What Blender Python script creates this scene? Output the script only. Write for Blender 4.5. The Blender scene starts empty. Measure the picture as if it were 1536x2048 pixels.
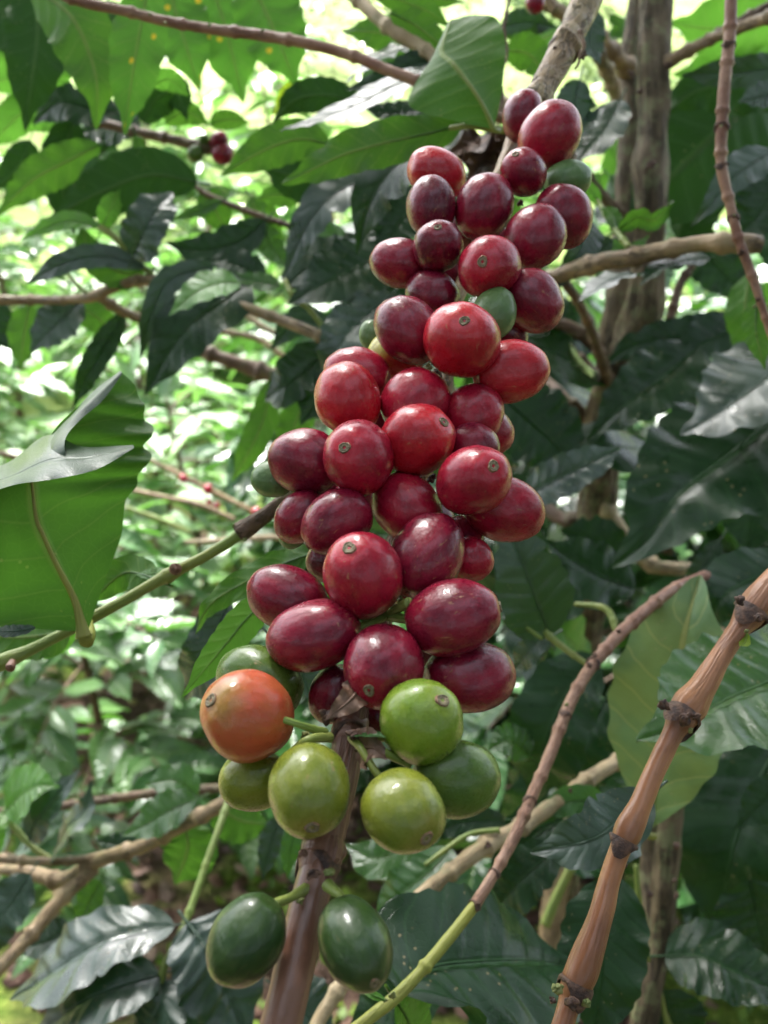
import bpy, math, random
import numpy as np
from mathutils import Vector, Matrix, noise as mnoise
R = math.radians
random.seed(7)
scene = bpy.context.scene
COL = scene.collection

# ---------------------------------------------------------------- camera
CAM = Vector((0, 0, 1.45)); PITCH = R(18)
FPX = 2048 * 4.12 / 4.54
cd = bpy.data.cameras.new('camera'); cam = bpy.data.objects.new('camera', cd); COL.objects.link(cam)
cam.location = CAM; cam.rotation_euler = (R(90) - PITCH, 0, 0)
cd.sensor_fit = 'VERTICAL'; cd.sensor_height = 4.54; cd.sensor_width = 3.42; cd.lens = 4.12
cd.clip_start = 0.01; cd.clip_end = 500
cd.dof.use_dof = True; cd.dof.focus_distance = 0.205; cd.dof.aperture_fstop = 2.6
scene.camera = cam
FW = Vector((0, math.cos(PITCH), -math.sin(PITCH))); UP = Vector((0, math.sin(PITCH), math.cos(PITCH))); RT = Vector((1, 0, 0))
def P(px, py, d):
    return CAM + FW * d + RT * ((px - 768) / FPX * d) + UP * (-(py - 1024) / FPX * d)

# ---------------------------------------------------------------- world, sun, exposure
SUN_EL, SUN_AZ = 58, -28          # azimuth measured from +Y towards +X
w = bpy.data.worlds.new('World'); scene.world = w; w.use_nodes = True
nt = w.node_tree; nt.nodes.clear()
sky = nt.nodes.new('ShaderNodeTexSky'); sky.sky_type = 'NISHITA'; sky.sun_disc = False
sky.sun_elevation = R(SUN_EL); sky.sun_rotation = R(SUN_AZ); sky.air_density = 1.0; sky.dust_density = 4.0; sky.ozone_density = 1.0
hs = nt.nodes.new('ShaderNodeHueSaturation'); hs.inputs['Saturation'].default_value = 0.45
bg = nt.nodes.new('ShaderNodeBackground'); bg.inputs['Strength'].default_value = 0.15
wo = nt.nodes.new('ShaderNodeOutputWorld')
nt.links.new(sky.outputs[0], hs.inputs['Color']); nt.links.new(hs.outputs[0], bg.inputs[0]); nt.links.new(bg.outputs[0], wo.inputs[0])
sd = bpy.data.lights.new('sun', 'SUN'); sd.energy = 4.2; sd.angle = R(12); sd.color = (1.0, 0.985, 0.955)
sun = bpy.data.objects.new('sun', sd); COL.objects.link(sun)
sdir = Vector((math.sin(R(SUN_AZ)) * math.cos(R(SUN_EL)), math.cos(R(SUN_AZ)) * math.cos(R(SUN_EL)), math.sin(R(SUN_EL))))
sun.rotation_euler = sdir.to_track_quat('Z', 'Y').to_euler()
scene.view_settings.view_transform = 'Standard'; scene.view_settings.look = 'None'
scene.view_settings.exposure = 2.3; scene.view_settings.gamma = 1.0
scene.cycles.max_bounces = 5; scene.cycles.diffuse_bounces = 3; scene.cycles.glossy_bounces = 3; scene.cycles.transmission_bounces = 3

# ---------------------------------------------------------------- materials
class NT:
    def __init__(s, name):
        s.m = bpy.data.materials.new(name); s.m.use_nodes = True
        s.t = s.m.node_tree; s.t.nodes.clear()
        s.out = s.n('ShaderNodeOutputMaterial')
    def n(s, k, **kw):
        x = s.t.nodes.new(k)
        for a, b in kw.items(): setattr(x, a, b)
        return x
    def l(s, a, b): s.t.links.new(a, b)
    def put(s, sock, v):
        if hasattr(v, 'links'): s.l(v, sock)
        elif isinstance(v, (tuple, list)) and len(v) == 3 and sock.type == 'RGBA': sock.default_value = (*v, 1)
        else: sock.default_value = v
    def math(s, op, a, b=0.0, c=None, clamp=False):
        x = s.n('ShaderNodeMath', operation=op, use_clamp=clamp)
        s.put(x.inputs[0], a); s.put(x.inputs[1], b)
        if c is not None: s.put(x.inputs[2], c)
        return x.outputs[0]
    def mix(s, f, a, b, mode='MIX'):
        x = s.n('ShaderNodeMix', data_type='RGBA', blend_type=mode)
        s.put(x.inputs[0], f); s.put(x.inputs[6], a); s.put(x.inputs[7], b)
        return x.outputs[2]
    def mapr(s, v, a, b, c=0.0, d=1.0, smooth=True):
        x = s.n('ShaderNodeMapRange', clamp=True)
        if smooth: x.interpolation_type = 'SMOOTHSTEP'
        s.put(x.inputs['Value'], v)
        for k, q in (('From Min', a), ('From Max', b), ('To Min', c), ('To Max', d)): s.put(x.inputs[k], q)
        return x.outputs[0]
    def noise(s, vec, scale, detail=3.0, rough=0.5, dist=0.0):
        x = s.n('ShaderNodeTexNoise'); x.inputs['Scale'].default_value = scale
        x.inputs['Detail'].default_value = detail; x.inputs['Roughness'].default_value = rough; x.inputs['Distortion'].default_value = dist
        if vec is not None: s.l(vec, x.inputs['Vector'])
        return x.outputs['Fac']
    def voro(s, vec, scale, feature='F1', dim='3D'):
        x = s.n('ShaderNodeTexVoronoi', feature=feature, voronoi_dimensions=dim); x.inputs['Scale'].default_value = scale
        if vec is not None: s.l(vec, x.inputs['Vector'])
        return x
    def vmul(s, vec, v, add=None):
        x = s.n('ShaderNodeVectorMath', operation='MULTIPLY'); s.l(vec, x.inputs[0]); x.inputs[1].default_value = v
        if add is None: return x.outputs[0]
        y = s.n('ShaderNodeVectorMath', operation='ADD'); s.l(x.outputs[0], y.inputs[0]); s.l(add, y.inputs[1])
        return y.outputs[0]
    def rand(s, k=37.0):
        o = s.n('ShaderNodeObjectInfo'); m = s.math('MULTIPLY', o.outputs['Random'], k)
        c = s.n('ShaderNodeCombineXYZ'); s.l(m, c.inputs[0]); s.l(m, c.inputs[1]); s.l(m, c.inputs[2])
        return c.outputs[0], o.outputs['Random']
    def bsdf(s, color, rough, bump=None, bstr=0.3, bdist=0.001, spec=0.5, coat=0.0, coatr=0.1, **kw):
        b = s.n('ShaderNodeBsdfPrincipled'); s.put(b.inputs['Base Color'], color); s.put(b.inputs['Roughness'], rough)
        s.put(b.inputs['Specular IOR Level'], spec); b.inputs['Coat Weight'].default_value = coat; b.inputs['Coat Roughness'].default_value = coatr
        for k, v in kw.items(): s.put(b.inputs[k.replace('_', ' ')], v)
        if bump is not None:
            u = s.n('ShaderNodeBump'); u.inputs['Strength'].default_value = bstr; u.inputs['Distance'].default_value = bdist
            s.l(bump, u.inputs['Height']); s.l(u.outputs[0], b.inputs['Normal']); s.bump = u.outputs[0]
        return b
    def done(s, sh): s.l(sh, s.out.inputs[0]); return s.m

def cherry_mat(name, c1, c2, cn, spk=(0.36, 0.15, 0.08), spkamt=1.0, scab=0.5, nrange=(0.72, 1.1), rough=0.27, blush=None):
    n = NT(name)
    tc = n.n('ShaderNodeTexCoord'); rv, r = n.rand()
    v = n.vmul(tc.outputs['Object'], (1, 1, 1), rv)
    big = n.noise(v, 1.3, 2.0)
    col = n.mix(n.mapr(big, 0.36, 0.64), c1, c2)
    sep = n.n('ShaderNodeSeparateXYZ'); n.l(tc.outputs['Object'], sep.inputs[0])
    # longitudinal faint streaks
    st = n.noise(n.vmul(tc.outputs['Object'], (5, 5, 0.7), rv), 1.6, 3.0)
    col = n.mix(n.mapr(st, 0.45, 0.75, 0, 0.2), col, cn)
    col = n.mix(n.mapr(sep.outputs[2], nrange[0], nrange[1], 0, 0.85), col, cn)
    if blush:
        col = n.mix(n.mapr(n.math('ADD', sep.outputs[2], n.math('MULTIPLY', big, 1.2)), blush[1], blush[2]), col, blush[0])
    # lenticel specks
    vo = n.voro(v, 5.5); dot = n.mapr(vo.outputs['Distance'], 0.03, 0.055, 1, 0)
    gate = n.mapr(n.noise(v, 3.1, 1.0), 0.45, 0.55)
    col = n.mix(n.math('MULTIPLY', n.math('MULTIPLY', dot, gate), 0.6 * spkamt), col, spk)
    vo2 = n.voro(v, 13.0); dot2 = n.mapr(vo2.outputs['Distance'], 0.05, 0.12, 1, 0)
    col = n.mix(n.math('MULTIPLY', dot2, 0.13 * spkamt), col, spk)
    # corky scabs and scratches
    sc = n.noise(n.vmul(v, (4, 4, 1.3)), 2.6, 4.0, 0.6, 0.6); g2 = n.noise(v, 0.9, 0.0)
    scm = n.math('MULTIPLY', n.mapr(sc, 0.62, 0.66), n.mapr(g2, 0.54, 0.62))
    col = n.mix(n.math('MULTIPLY', scm, scab), col, (0.36, 0.2, 0.09))
    fine = n.noise(v, 45, 3.0); dust = n.noise(v, 9, 4.0, 0.7)
    rg = n.math('ADD', n.math('ADD', rough, n.mapr(dust, .35, .7, -.03, .14)), n.math('MULTIPLY', scm, 0.3))
    h = n.math('ADD', n.math('MULTIPLY', fine, 0.12), n.math('ADD', n.math('MULTIPLY', scm, 0.35), n.math('MULTIPLY', n.noise(v, 4.0, 2.0), 0.8)))
    b = n.bsdf(col, rg, h, 0.22, 0.0012, spec=0.32, coat=0.26, coatr=0.08)
    return n.done(b.outputs[0])

def leaf_mat(name, top, under, vein, uvein, rough=0.3, trans=0.28, tcol=(0.25, 0.5, 0.04), spots=0.0, blotch=0.0, NV=9.0, vamt=0.6, spec=0.5):
    n = NT(name)
    uv = n.n('ShaderNodeTexCoord'); sp = n.n('ShaderNodeSeparateXYZ'); n.l(uv.outputs['UV'], sp.inputs[0])
    rv, r = n.rand()
    au = n.math('ABSOLUTE', n.math('MULTIPLY_ADD', sp.outputs[0], 2.0, -1.0))
    y = sp.outputs[1]
    wob = n.noise(n.vmul(uv.outputs['UV'], (4, 4, 1), rv), 1.0, 1.0)
    ph = n.math('MULTIPLY', n.math('ADD', n.math('SUBTRACT', y, n.math('MULTIPLY', au, 0.13)), n.math('MULTIPLY', wob, 0.05)), NV)
    f = n.math('ABSOLUTE', n.math('SUBTRACT', n.math('FRACT', ph), 0.5))
    lat = n.mapr(f, 0.0, 0.055, 1, 0); latw = n.mapr(f, 0.0, 0.3, 1, 0)
    mid = n.mapr(au, 0.035, 0.085, 1, 0)
    ret = n.voro(n.vmul(uv.outputs['UV'], (16, 34, 1), rv), 1.0, 'DISTANCE_TO_EDGE', '2D').outputs['Distance']
    rets = n.mapr(ret, 0.0, 0.12, 1, 0)
    vm = n.math('MAXIMUM', mid, n.math('MULTIPLY', lat, 0.6))
    ob = n.n('ShaderNodeTexCoord').outputs['Object']
    m1 = n.noise(n.vmul(ob, (1, 1, 1), rv), 45, 3.0)
    hsv = n.n('ShaderNodeHueSaturation'); n.put(hsv.inputs['Hue'], n.mapr(r, 0, 1, 0.485, 0.512, False)); n.put(hsv.inputs['Value'], n.mapr(m1, 0.3, 0.7, 0.8, 1.2)); n.put(hsv.inputs['Color'], top)
    tcx = n.mix(n.math('MULTIPLY', vm, vamt), hsv.outputs[0], vein)
    ucx = n.mix(n.math('MULTIPLY', rets, 0.12), under, uvein); ucx = n.mix(n.math('MULTIPLY', vm, 0.75), ucx, uvein)
    ge = n.n('ShaderNodeNewGeometry'); bf = ge.outputs['Backfacing']
    col = n.mix(bf, tcx, ucx); tr = tcol
    if blotch > 0:
        bl = n.mapr(n.noise(n.vmul(ob, (1, 1, 1), rv), 30, 3.0), 0.45, 0.62)
        col = n.mix(n.math('MULTIPLY', bl, blotch), col, (0.42, 0.45, 0.06))
    # pale weathered specks on the blade
    sk = n.voro(n.vmul(uv.outputs['UV'], (8, 16, 1), rv), 1.0, dim='2D'); skm = n.math('MULTIPLY', n.mapr(sk.outputs['Distance'], 0.05, 0.09, 1, 0), n.mapr(n.noise(n.vmul(uv.outputs['UV'], (3, 5, 1), rv), 1.0, 1.0), 0.56, 0.62))
    col = n.mix(n.math('MULTIPLY', skm, 0.55), col, (0.35, 0.27, 0.14))
    if spots > 0:
        sv = n.voro(n.vmul(uv.outputs['UV'], (2.2, 4.6, 1), rv), 1.0, dim='2D')
        sd_ = n.math('ADD', sv.outputs['Distance'], n.math('MULTIPLY', n.noise(n.vmul(uv.outputs['UV'], (20, 30, 1)), 1.0, 2.0), 0.08))
        cs = n.n('ShaderNodeSeparateColor'); n.l(sv.outputs['Color'], cs.inputs[0]); gt = n.math('GREATER_THAN', cs.outputs[0], 0.6)
        sz = n.math('MULTIPLY', cs.outputs[1], 0.07); sd_ = n.math('ADD', sd_, sz)
        s1 = n.math('MULTIPLY', gt, n.mapr(sd_, 0.13, 0.2, 1, 0)); s2 = n.math('MULTIPLY', gt, n.mapr(sd_, 0.07, 0.11, 1, 0))
        col = n.mix(n.math('MULTIPLY', s1, spots), col, (0.75, 0.55, 0.03)); col = n.mix(n.math('MULTIPLY', s2, spots), col, (0.42, 0.1, 0.015))
        tr = n.mix(n.math('MULTIPLY', s1, spots), tcol, (0.8, 0.55, 0.05))
    rg = n.math('ADD', n.math('ADD', n.math('MULTIPLY_ADD', r, 0.12, rough - 0.03), n.math('MULTIPLY', bf, 0.25)), n.mapr(m1, 0.3, 0.7, -0.05, 0.12))
    spec = n.math('MULTIPLY', n.math('MULTIPLY_ADD', bf, -0.6, 1.0), spec)
    fine = n.noise(n.vmul(uv.outputs['UV'], (60, 110, 1)), 1.0, 3.0)
    h = n.math('ADD', n.math('MULTIPLY', n.math('ADD', n.math('MULTIPLY', latw, 0.4), mid), -1.0), n.math('ADD', n.math('MULTIPLY', rets, -0.10), n.math('MULTIPLY', fine, 0.12)))
    b = n.bsdf(col, rg, h, 0.38, 0.0011, spec=spec)
    t = n.n('ShaderNodeBsdfTranslucent'); n.put(t.inputs[0], n.mix(n.math('MULTIPLY', vm, 0.5), tr, uvein))
    mx = n.n('ShaderNodeMixShader'); mx.inputs[0].default_value = trans
    n.l(b.outputs[0], mx.inputs[1]); n.l(t.outputs[0], mx.inputs[2])
    return n.done(mx.outputs[0])

def bark_mat(name, c1, c2, crack, rough=0.6, crk=0.6, zs=0.25, scale=260, lich=0.0, bstr=0.6, spec=0.4, bands=0.0):
    n = NT(name)
    at = n.n('ShaderNodeAttribute'); at.attribute_name = 'bark'
    v = n.vmul(at.outputs['Vector'], (1, 1, zs)); v0 = at.outputs['Vector']
    a = n.noise(v, scale, 4.0, 0.6, 0.7); b0 = n.noise(v0, scale * 0.22, 3.0)
    col = n.mix(n.mapr(b0, 0.35, 0.65), c1, c2)
    ck = n.mapr(n.math('ABSOLUTE', n.math('SUBTRACT', a, 0.5)), 0.0, 0.045, 1, 0)
    ck = n.math('MAXIMUM', ck, n.mapr(a, 0.36, 0.42, 1, 0))
    gate = n.mapr(n.noise(v0, scale * 0.12, 2.0), 0.35, 0.6)
    ck = n.math('MULTIPLY', ck, gate)
    col = n.mix(n.math('MULTIPLY', ck, crk), col, crack)
    fi = n.noise(v0, scale * 2.5, 3.0)
    col = n.mix(n.mapr(fi, 0.5, 0.8, 0, 0.25), col, crack)
    if lich > 0:
        li = n.mapr(n.noise(v0, scale * 0.35, 4.0, 0.7), 0.52, 0.6)
        col = n.mix(n.math('MULTIPLY', li, lich), col, (0.22, 0.26, 0.12))
    h = n.math('ADD', n.math('MULTIPLY', ck, -1.0), n.math('ADD', n.math('MULTIPLY', a, 0.8), n.math('MULTIPLY', fi, 0.25)))
    b = n.bsdf(col, n.mapr(a, 0.3, 0.7, rough + 0.12, rough - 0.08), h, bstr, 0.0012, spec=spec)
    return n.done(b.outputs[0])

def plain_mat(name, c1, c2, scale=60, rough=0.5, bstr=0.4, bd=0.001, trans=0.0):
    n = NT(name); tc = n.n('ShaderNodeTexCoord')
    a = n.noise(tc.outputs['Object'], scale, 4.0, 0.6)
    b = n.bsdf(n.mix(n.mapr(a, 0.35, 0.65), c1, c2), rough, a, bstr, bd)
    if trans:
        t = n.n('ShaderNodeBsdfTranslucent'); n.put(t.inputs[0], c2)
        mx = n.n('ShaderNodeMixShader'); mx.inputs[0].default_value = trans
        n.l(b.outputs[0], mx.inputs[1]); n.l(t.outputs[0], mx.inputs[2]); return n.done(mx.outputs[0])
    return n.done(b.outputs[0])

M = {}
M['maroon'] = cherry_mat('cherry_maroon', (0.115, 0.004, 0.018), (0.20, 0.006, 0.024), (0.32, 0.008, 0.026))
M['dark'] = cherry_mat('cherry_dark_maroon', (0.08, 0.004, 0.016), (0.145, 0.005, 0.021), (0.22, 0.008, 0.022))
M['red'] = cherry_mat('cherry_red', (0.21, 0.005, 0.02), (0.31, 0.007, 0.026), (0.43, 0.014, 0.03))
M['bright'] = cherry_mat('cherry_bright_red', (0.30, 0.007, 0.017), (0.40, 0.01, 0.022), (0.52, 0.025, 0.03))
M['blushing'] = cherry_mat('cherry_half_ripe', (0.30, 0.015, 0.018), (0.36, 0.03, 0.02), (0.4, 0.05, 0.03), blush=((0.36, 0.33, 0.05), 0.2, 1.0))
M['orange'] = cherry_mat('cherry_orange_red', (0.42, 0.07, 0.028), (0.40, 0.09, 0.03), (0.3, 0.14, 0.035), nrange=(0.75, 1.25), spkamt=0.6, scab=0.2, rough=0.3, blush=((0.25, 0.16, 0.03), 1.2, 2.0))
M['lime'] = cherry_mat('cherry_lime_green', (0.12, 0.21, 0.016), (0.16, 0.235, 0.02), (0.2, 0.26, 0.035), spk=(0.35, 0.4, 0.15), spkamt=0.5, scab=0.3)
M['olive'] = cherry_mat('cherry_olive_green', (0.12, 0.155, 0.016), (0.17, 0.195, 0.02), (0.2, 0.19, 0.035), spk=(0.4, 0.4, 0.15), spkamt=0.5, scab=0.4, blush=((0.25, 0.19, 0.04), 1.3, 2.2))
M['green'] = cherry_mat('cherry_green', (0.055, 0.11, 0.016), (0.085, 0.14, 0.022), (0.11, 0.15, 0.03), spk=(0.3, 0.35, 0.15), spkamt=0.4, scab=0.6)
M['darkgreen'] = cherry_mat('cherry_dark_green', (0.014, 0.040, 0.008), (0.024, 0.055, 0.010), (0.045, 0.065, 0.02), spk=(0.12, 0.2, 0.08), spkamt=0.25, scab=0.1, rough=0.36)
M['palegreen'] = cherry_mat('cherry_pale_green', (0.07, 0.14, 0.045), (0.09, 0.16, 0.05), (0.1, 0.17, 0.05), spk=(0.3, 0.4, 0.2), spkamt=0.3, scab=0.1, rough=0.4)
M['navel'] = plain_mat('cherry_navel', (0.10, 0.075, 0.035), (0.22, 0.19, 0.10), 3.0, 0.6, 0.5)
M['stalk'] = plain_mat('cherry_stalk', (0.07, 0.14, 0.03), (0.13, 0.18, 0.05), 300, 0.45)

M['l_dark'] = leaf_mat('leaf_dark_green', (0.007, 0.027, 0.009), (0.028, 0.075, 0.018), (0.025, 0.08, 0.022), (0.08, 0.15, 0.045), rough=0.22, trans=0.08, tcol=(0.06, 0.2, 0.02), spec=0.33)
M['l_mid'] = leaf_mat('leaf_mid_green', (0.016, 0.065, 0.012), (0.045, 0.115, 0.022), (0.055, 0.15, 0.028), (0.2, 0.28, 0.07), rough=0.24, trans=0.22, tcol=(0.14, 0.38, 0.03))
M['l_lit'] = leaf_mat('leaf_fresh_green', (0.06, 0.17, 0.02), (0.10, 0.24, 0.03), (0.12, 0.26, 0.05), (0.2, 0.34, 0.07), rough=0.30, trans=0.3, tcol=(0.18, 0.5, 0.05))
M['l_spot'] = leaf_mat('leaf_rust_spotted', (0.04, 0.13, 0.02), (0.085, 0.19, 0.035), (0.09, 0.2, 0.04), (0.2, 0.32, 0.07), rough=0.35, trans=0.26, tcol=(0.14, 0.42, 0.04), spots=0.9)
M['l_pale'] = leaf_mat('leaf_pale_yellowing', (0.10, 0.20, 0.075), (0.13, 0.2, 0.07), (0.34, 0.36, 0.13), (0.3, 0.32, 0.10), rough=0.4, trans=0.12, tcol=(0.3, 0.36, 0.08), blotch=0.2, vamt=1.0, NV=8)
M['l_yel'] = leaf_mat('leaf_yellow_green', (0.14, 0.24, 0.02), (0.18, 0.3, 0.03), (0.22, 0.32, 0.05), (0.3, 0.4, 0.07), rough=0.35, trans=0.45, tcol=(0.4, 0.6, 0.03), blotch=0.3)
M['l_blue'] = leaf_mat('leaf_waxy_blue_green', (0.013, 0.036, 0.022), (0.04, 0.10, 0.035), (0.035, 0.085, 0.045), (0.09, 0.16, 0.05), rough=0.28, trans=0.08, tcol=(0.06, 0.2, 0.02), spec=0.8)

M['l_hero'] = leaf_mat('leaf_deep_green', (0.02, 0.07, 0.015), (0.024, 0.07, 0.014), (0.06, 0.15, 0.03), (0.14, 0.2, 0.05), rough=0.26, trans=0.26, tcol=(0.12, 0.34, 0.03))
M['l_wax'] = leaf_mat('leaf_waxy_smooth', (0.014, 0.045, 0.016), (0.04, 0.09, 0.03), (0.025, 0.07, 0.025), (0.09, 0.16, 0.05), rough=0.36, trans=0.05, tcol=(0.06, 0.2, 0.02), spec=0.5, vamt=0.2, NV=2.0)
M['b_tan'] = bark_mat('bark_tan', (0.34, 0.24, 0.13), (0.24, 0.16, 0.085), (0.055, 0.035, 0.02), 0.5, 0.75, 0.22, 300, lich=0.15, bstr=0.8)
M['b_copper'] = bark_mat('bark_copper', (0.36, 0.155, 0.068), (0.21, 0.082, 0.036), (0.11, 0.04, 0.018), 0.33, 0.3, 0.05, 240, bstr=0.3, lich=0.0, spec=0.55)
M['b_young'] = bark_mat('bark_reddish_brown', (0.24, 0.12, 0.08), (0.15, 0.07, 0.045), (0.07, 0.03, 0.018), 0.38, 0.4, 0.05, 220, bstr=0.4, lich=0.0, spec=0.5)
M['b_pink'] = bark_mat('bark_pinkish', (0.30, 0.17, 0.11), (0.20, 0.09, 0.055), (0.07, 0.035, 0.022), 0.48, 0.4, 0.2, 300, bstr=0.4)
M['b_brown'] = bark_mat('bark_brown', (0.17, 0.10, 0.06), (0.10, 0.06, 0.035), (0.03, 0.02, 0.012), 0.6, 0.5, 0.3, 260, lich=0.2)
M['b_trunk'] = bark_mat('bark_trunk', (0.17, 0.125, 0.075), (0.09, 0.065, 0.036), (0.02, 0.015, 0.009), 0.7, 0.95, 0.08, 240, lich=0.4, bstr=1.0)
M['b_pale'] = bark_mat('bark_pale', (0.46, 0.36, 0.22), (0.33, 0.24, 0.13), (0.07, 0.05, 0.03), 0.6, 0.7, 0.2, 260, lich=0.35, bstr=0.8)
M['g_stem'] = bark_mat('stem_green', (0.17, 0.24, 0.05), (0.22, 0.25, 0.06), (0.10, 0.14, 0.04), 0.42, 0.3, 0.1, 200, bstr=0.25)
M['y_stem'] = bark_mat('stem_yellow_green', (0.30, 0.30, 0.05), (0.24, 0.26, 0.05), (0.15, 0.13, 0.04), 0.42, 0.3, 0.1, 200, bstr=0.25)
M['bract'] = plain_mat('bract_brown', (0.035, 0.018, 0.015), (0.12, 0.06, 0.035), 500, 0.7, 0.8)
M['bud'] = plain_mat('bud_green', (0.10, 0.14, 0.03), (0.2, 0.2, 0.06), 400, 0.55, 0.5)
M['dead'] = plain_mat('leaf_withered', (0.045, 0.022, 0.014), (0.16, 0.085, 0.05), 90, 0.6, 0.8, 0.002)

# ---------------------------------------------------------------- mesh helpers
def mesh_obj(name, verts, faces, mat, parent=None, uvs=None, bark=None, smooth=True, origin=None):
    me = bpy.data.meshes.new(name)
    o_ = origin if origin is not None else (parent.location if parent is not None else Vector((0, 0, 0)))
    vv = np.asarray(verts, dtype=float) - np.array(o_)
    me.from_pydata(vv.tolist(), [], faces)
    if uvs is not None:
        ul = me.uv_layers.new(name='UVMap'); idx = np.empty(len(me.loops), dtype=np.int32); me.loops.foreach_get('vertex_index', idx)
        ul.data.foreach_set('uv', np.asarray(uvs, dtype=np.float32)[idx].ravel())
    if bark is not None:
        at = me.attributes.new('bark', 'FLOAT_VECTOR', 'POINT'); at.data.foreach_set('vector', np.asarray(bark, dtype=np.float32).ravel())
    me.polygons.foreach_set('use_smooth', [smooth] * len(me.polygons))
    me.materials.append(mat); me.update()
    o = bpy.data.objects.new(name, me); COL.objects.link(o)
    if parent is not None: o.parent = parent
    elif origin is not None: o.location = origin
    return o
def thing(name, label, cat, loc, group=None, kind=None):
    o = bpy.data.objects.new(name, None); COL.objects.link(o); o.location = loc; o.empty_display_size = 0.01
    o['label'] = label; o['category'] = cat
    if group: o['group'] = group
    if kind: o['kind'] = kind
    return o

def spline(pts, n):
    """Catmull-Rom through tuples (any length), n segments total, roughly even"""
    A = np.array(pts, dtype=float)
    if len(A) == 2: return np.array([A[0] + (A[1] - A[0]) * t for t in np.linspace(0, 1, n + 1)])
    ext = np.vstack([2 * A[0] - A[1], A, 2 * A[-1] - A[-2]])
    L = np.linalg.norm(np.diff(A[:, :3], axis=0), axis=1); cum = np.concatenate([[0], np.cumsum(L)]); out = []
    for s in np.linspace(0, cum[-1], n + 1):
        k = min(max(np.searchsorted(cum, s, side='right') - 1, 0), len(A) - 2); t = (s - cum[k]) / max(L[k], 1e-9)
        p0, p1, p2, p3 = ext[k], ext[k + 1], ext[k + 2], ext[k + 3]
        out.append(0.5 * ((2 * p1) + (-p0 + p2) * t + (2 * p0 - 5 * p1 + 4 * p2 - p3) * t * t + (-p0 + 3 * p1 - 3 * p2 + p3) * t ** 3))
    return np.array(out)

def pts3(pp):
    """(px,py,d,r_px) -> world x,y,z,r"""
    o = []
    for q in pp:
        p = P(q[0], q[1], q[2]); o.append((p.x, p.y, p.z, q[3] * q[2] / FPX))
    return o

def tube_data(pts, sides=14, seg=None, rough=0.05, nodes=0.0, swell=0.35, seed=0, cap=True, fluted=0.0):
    A = np.array(pts, dtype=float); L = np.linalg.norm(np.diff(A[:, :3], axis=0), axis=1).sum()
    rm = A[:, 3].mean()
    if seg is None: seg = int(min(400, max(8, L / (rm * 0.45))))
    S = spline(pts, seg); S[:, 3] = np.maximum(S[:, 3], 1e-5)
    d = np.gradient(S[:, :3], axis=0); d /= np.linalg.norm(d, axis=1)[:, None]
    ref = Vector((0.3, 0.2, 0.93)); 
    if abs(Vector(d[0]).dot(ref)) > 0.9: ref = Vector((1, 0.1, 0))
    u = (ref - Vector(d[0]) * ref.dot(Vector(d[0]))).normalized()
    verts, bark, faces = [], [], []
    s = 0.0; rnd = random.Random(seed); npos = []
    if nodes > 0:
        x = rnd.uniform(0.3, 0.8) * nodes
        while x < L: npos.append(x); x += nodes * rnd.uniform(0.8, 1.2)
    offs = Vector((rnd.random() * 50, rnd.random() * 50, rnd.random() * 50))
    for i in range(seg + 1):
        t = Vector(d[i]); u = (u - t * u.dot(t)).normalized(); v = t.cross(u)
        if i: s += float(np.linalg.norm(S[i, :3] - S[i - 1, :3]))
        r = S[i, 3]; k = 1.0
        for q in npos:
            z = (s - q) / (rm * 0.9); k += swell * 0.7 * math.exp(-z * z * 1.8) + swell * 0.3 * math.exp(-((s - q) / (rm * 0.28)) ** 2) - 0.06 * math.exp(-((s - q - rm * 1.2) / (rm * 0.6)) ** 2)
        c = Vector(S[i, :3])
        for j in range(sides):
            a = 2 * math.pi * j / sides; dr = u * math.cos(a) + v * math.sin(a)
            nz = mnoise.noise(Vector((math.cos(a) * 1.3, math.sin(a) * 1.3, s / rm * 0.5)) + offs) * rough * 2
            nz += mnoise.noise(Vector((math.cos(a) * 3, math.sin(a) * 3, s / rm * (0.5 if fluted else 2.5))) + offs) * (rough + fluted)
            rr = r * k * (1 + nz)
            verts.append(tuple(c + dr * rr)); bark.append((math.cos(a) * rm + offs.x * .1, math.sin(a) * rm + offs.y * .1, s))
    for i in range(seg):
        for j in range(sides):
            a, b = i * sides + j, i * sides + (j + 1) % sides
            faces.append((a, b, b + sides, a + sides))
    if cap:
        for i, sg in ((0, -1), (seg, 1)):
            verts.append(tuple(S[i, :3])); bark.append((0, 0, s)); ci = len(verts) - 1
            for j in range(sides):
                a, b = i * sides + j, i * sides + (j + 1) % sides
                faces.append((a, b, ci) if sg > 0 else (b, a, ci))
    return verts, faces, bark
def tube(name, pp, mat, parent, world=False, **kw):
    v, f, b = tube_data(pp if world else pts3(pp), **kw)
    return mesh_obj(name, v, f, M[mat], parent, bark=b)

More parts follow.
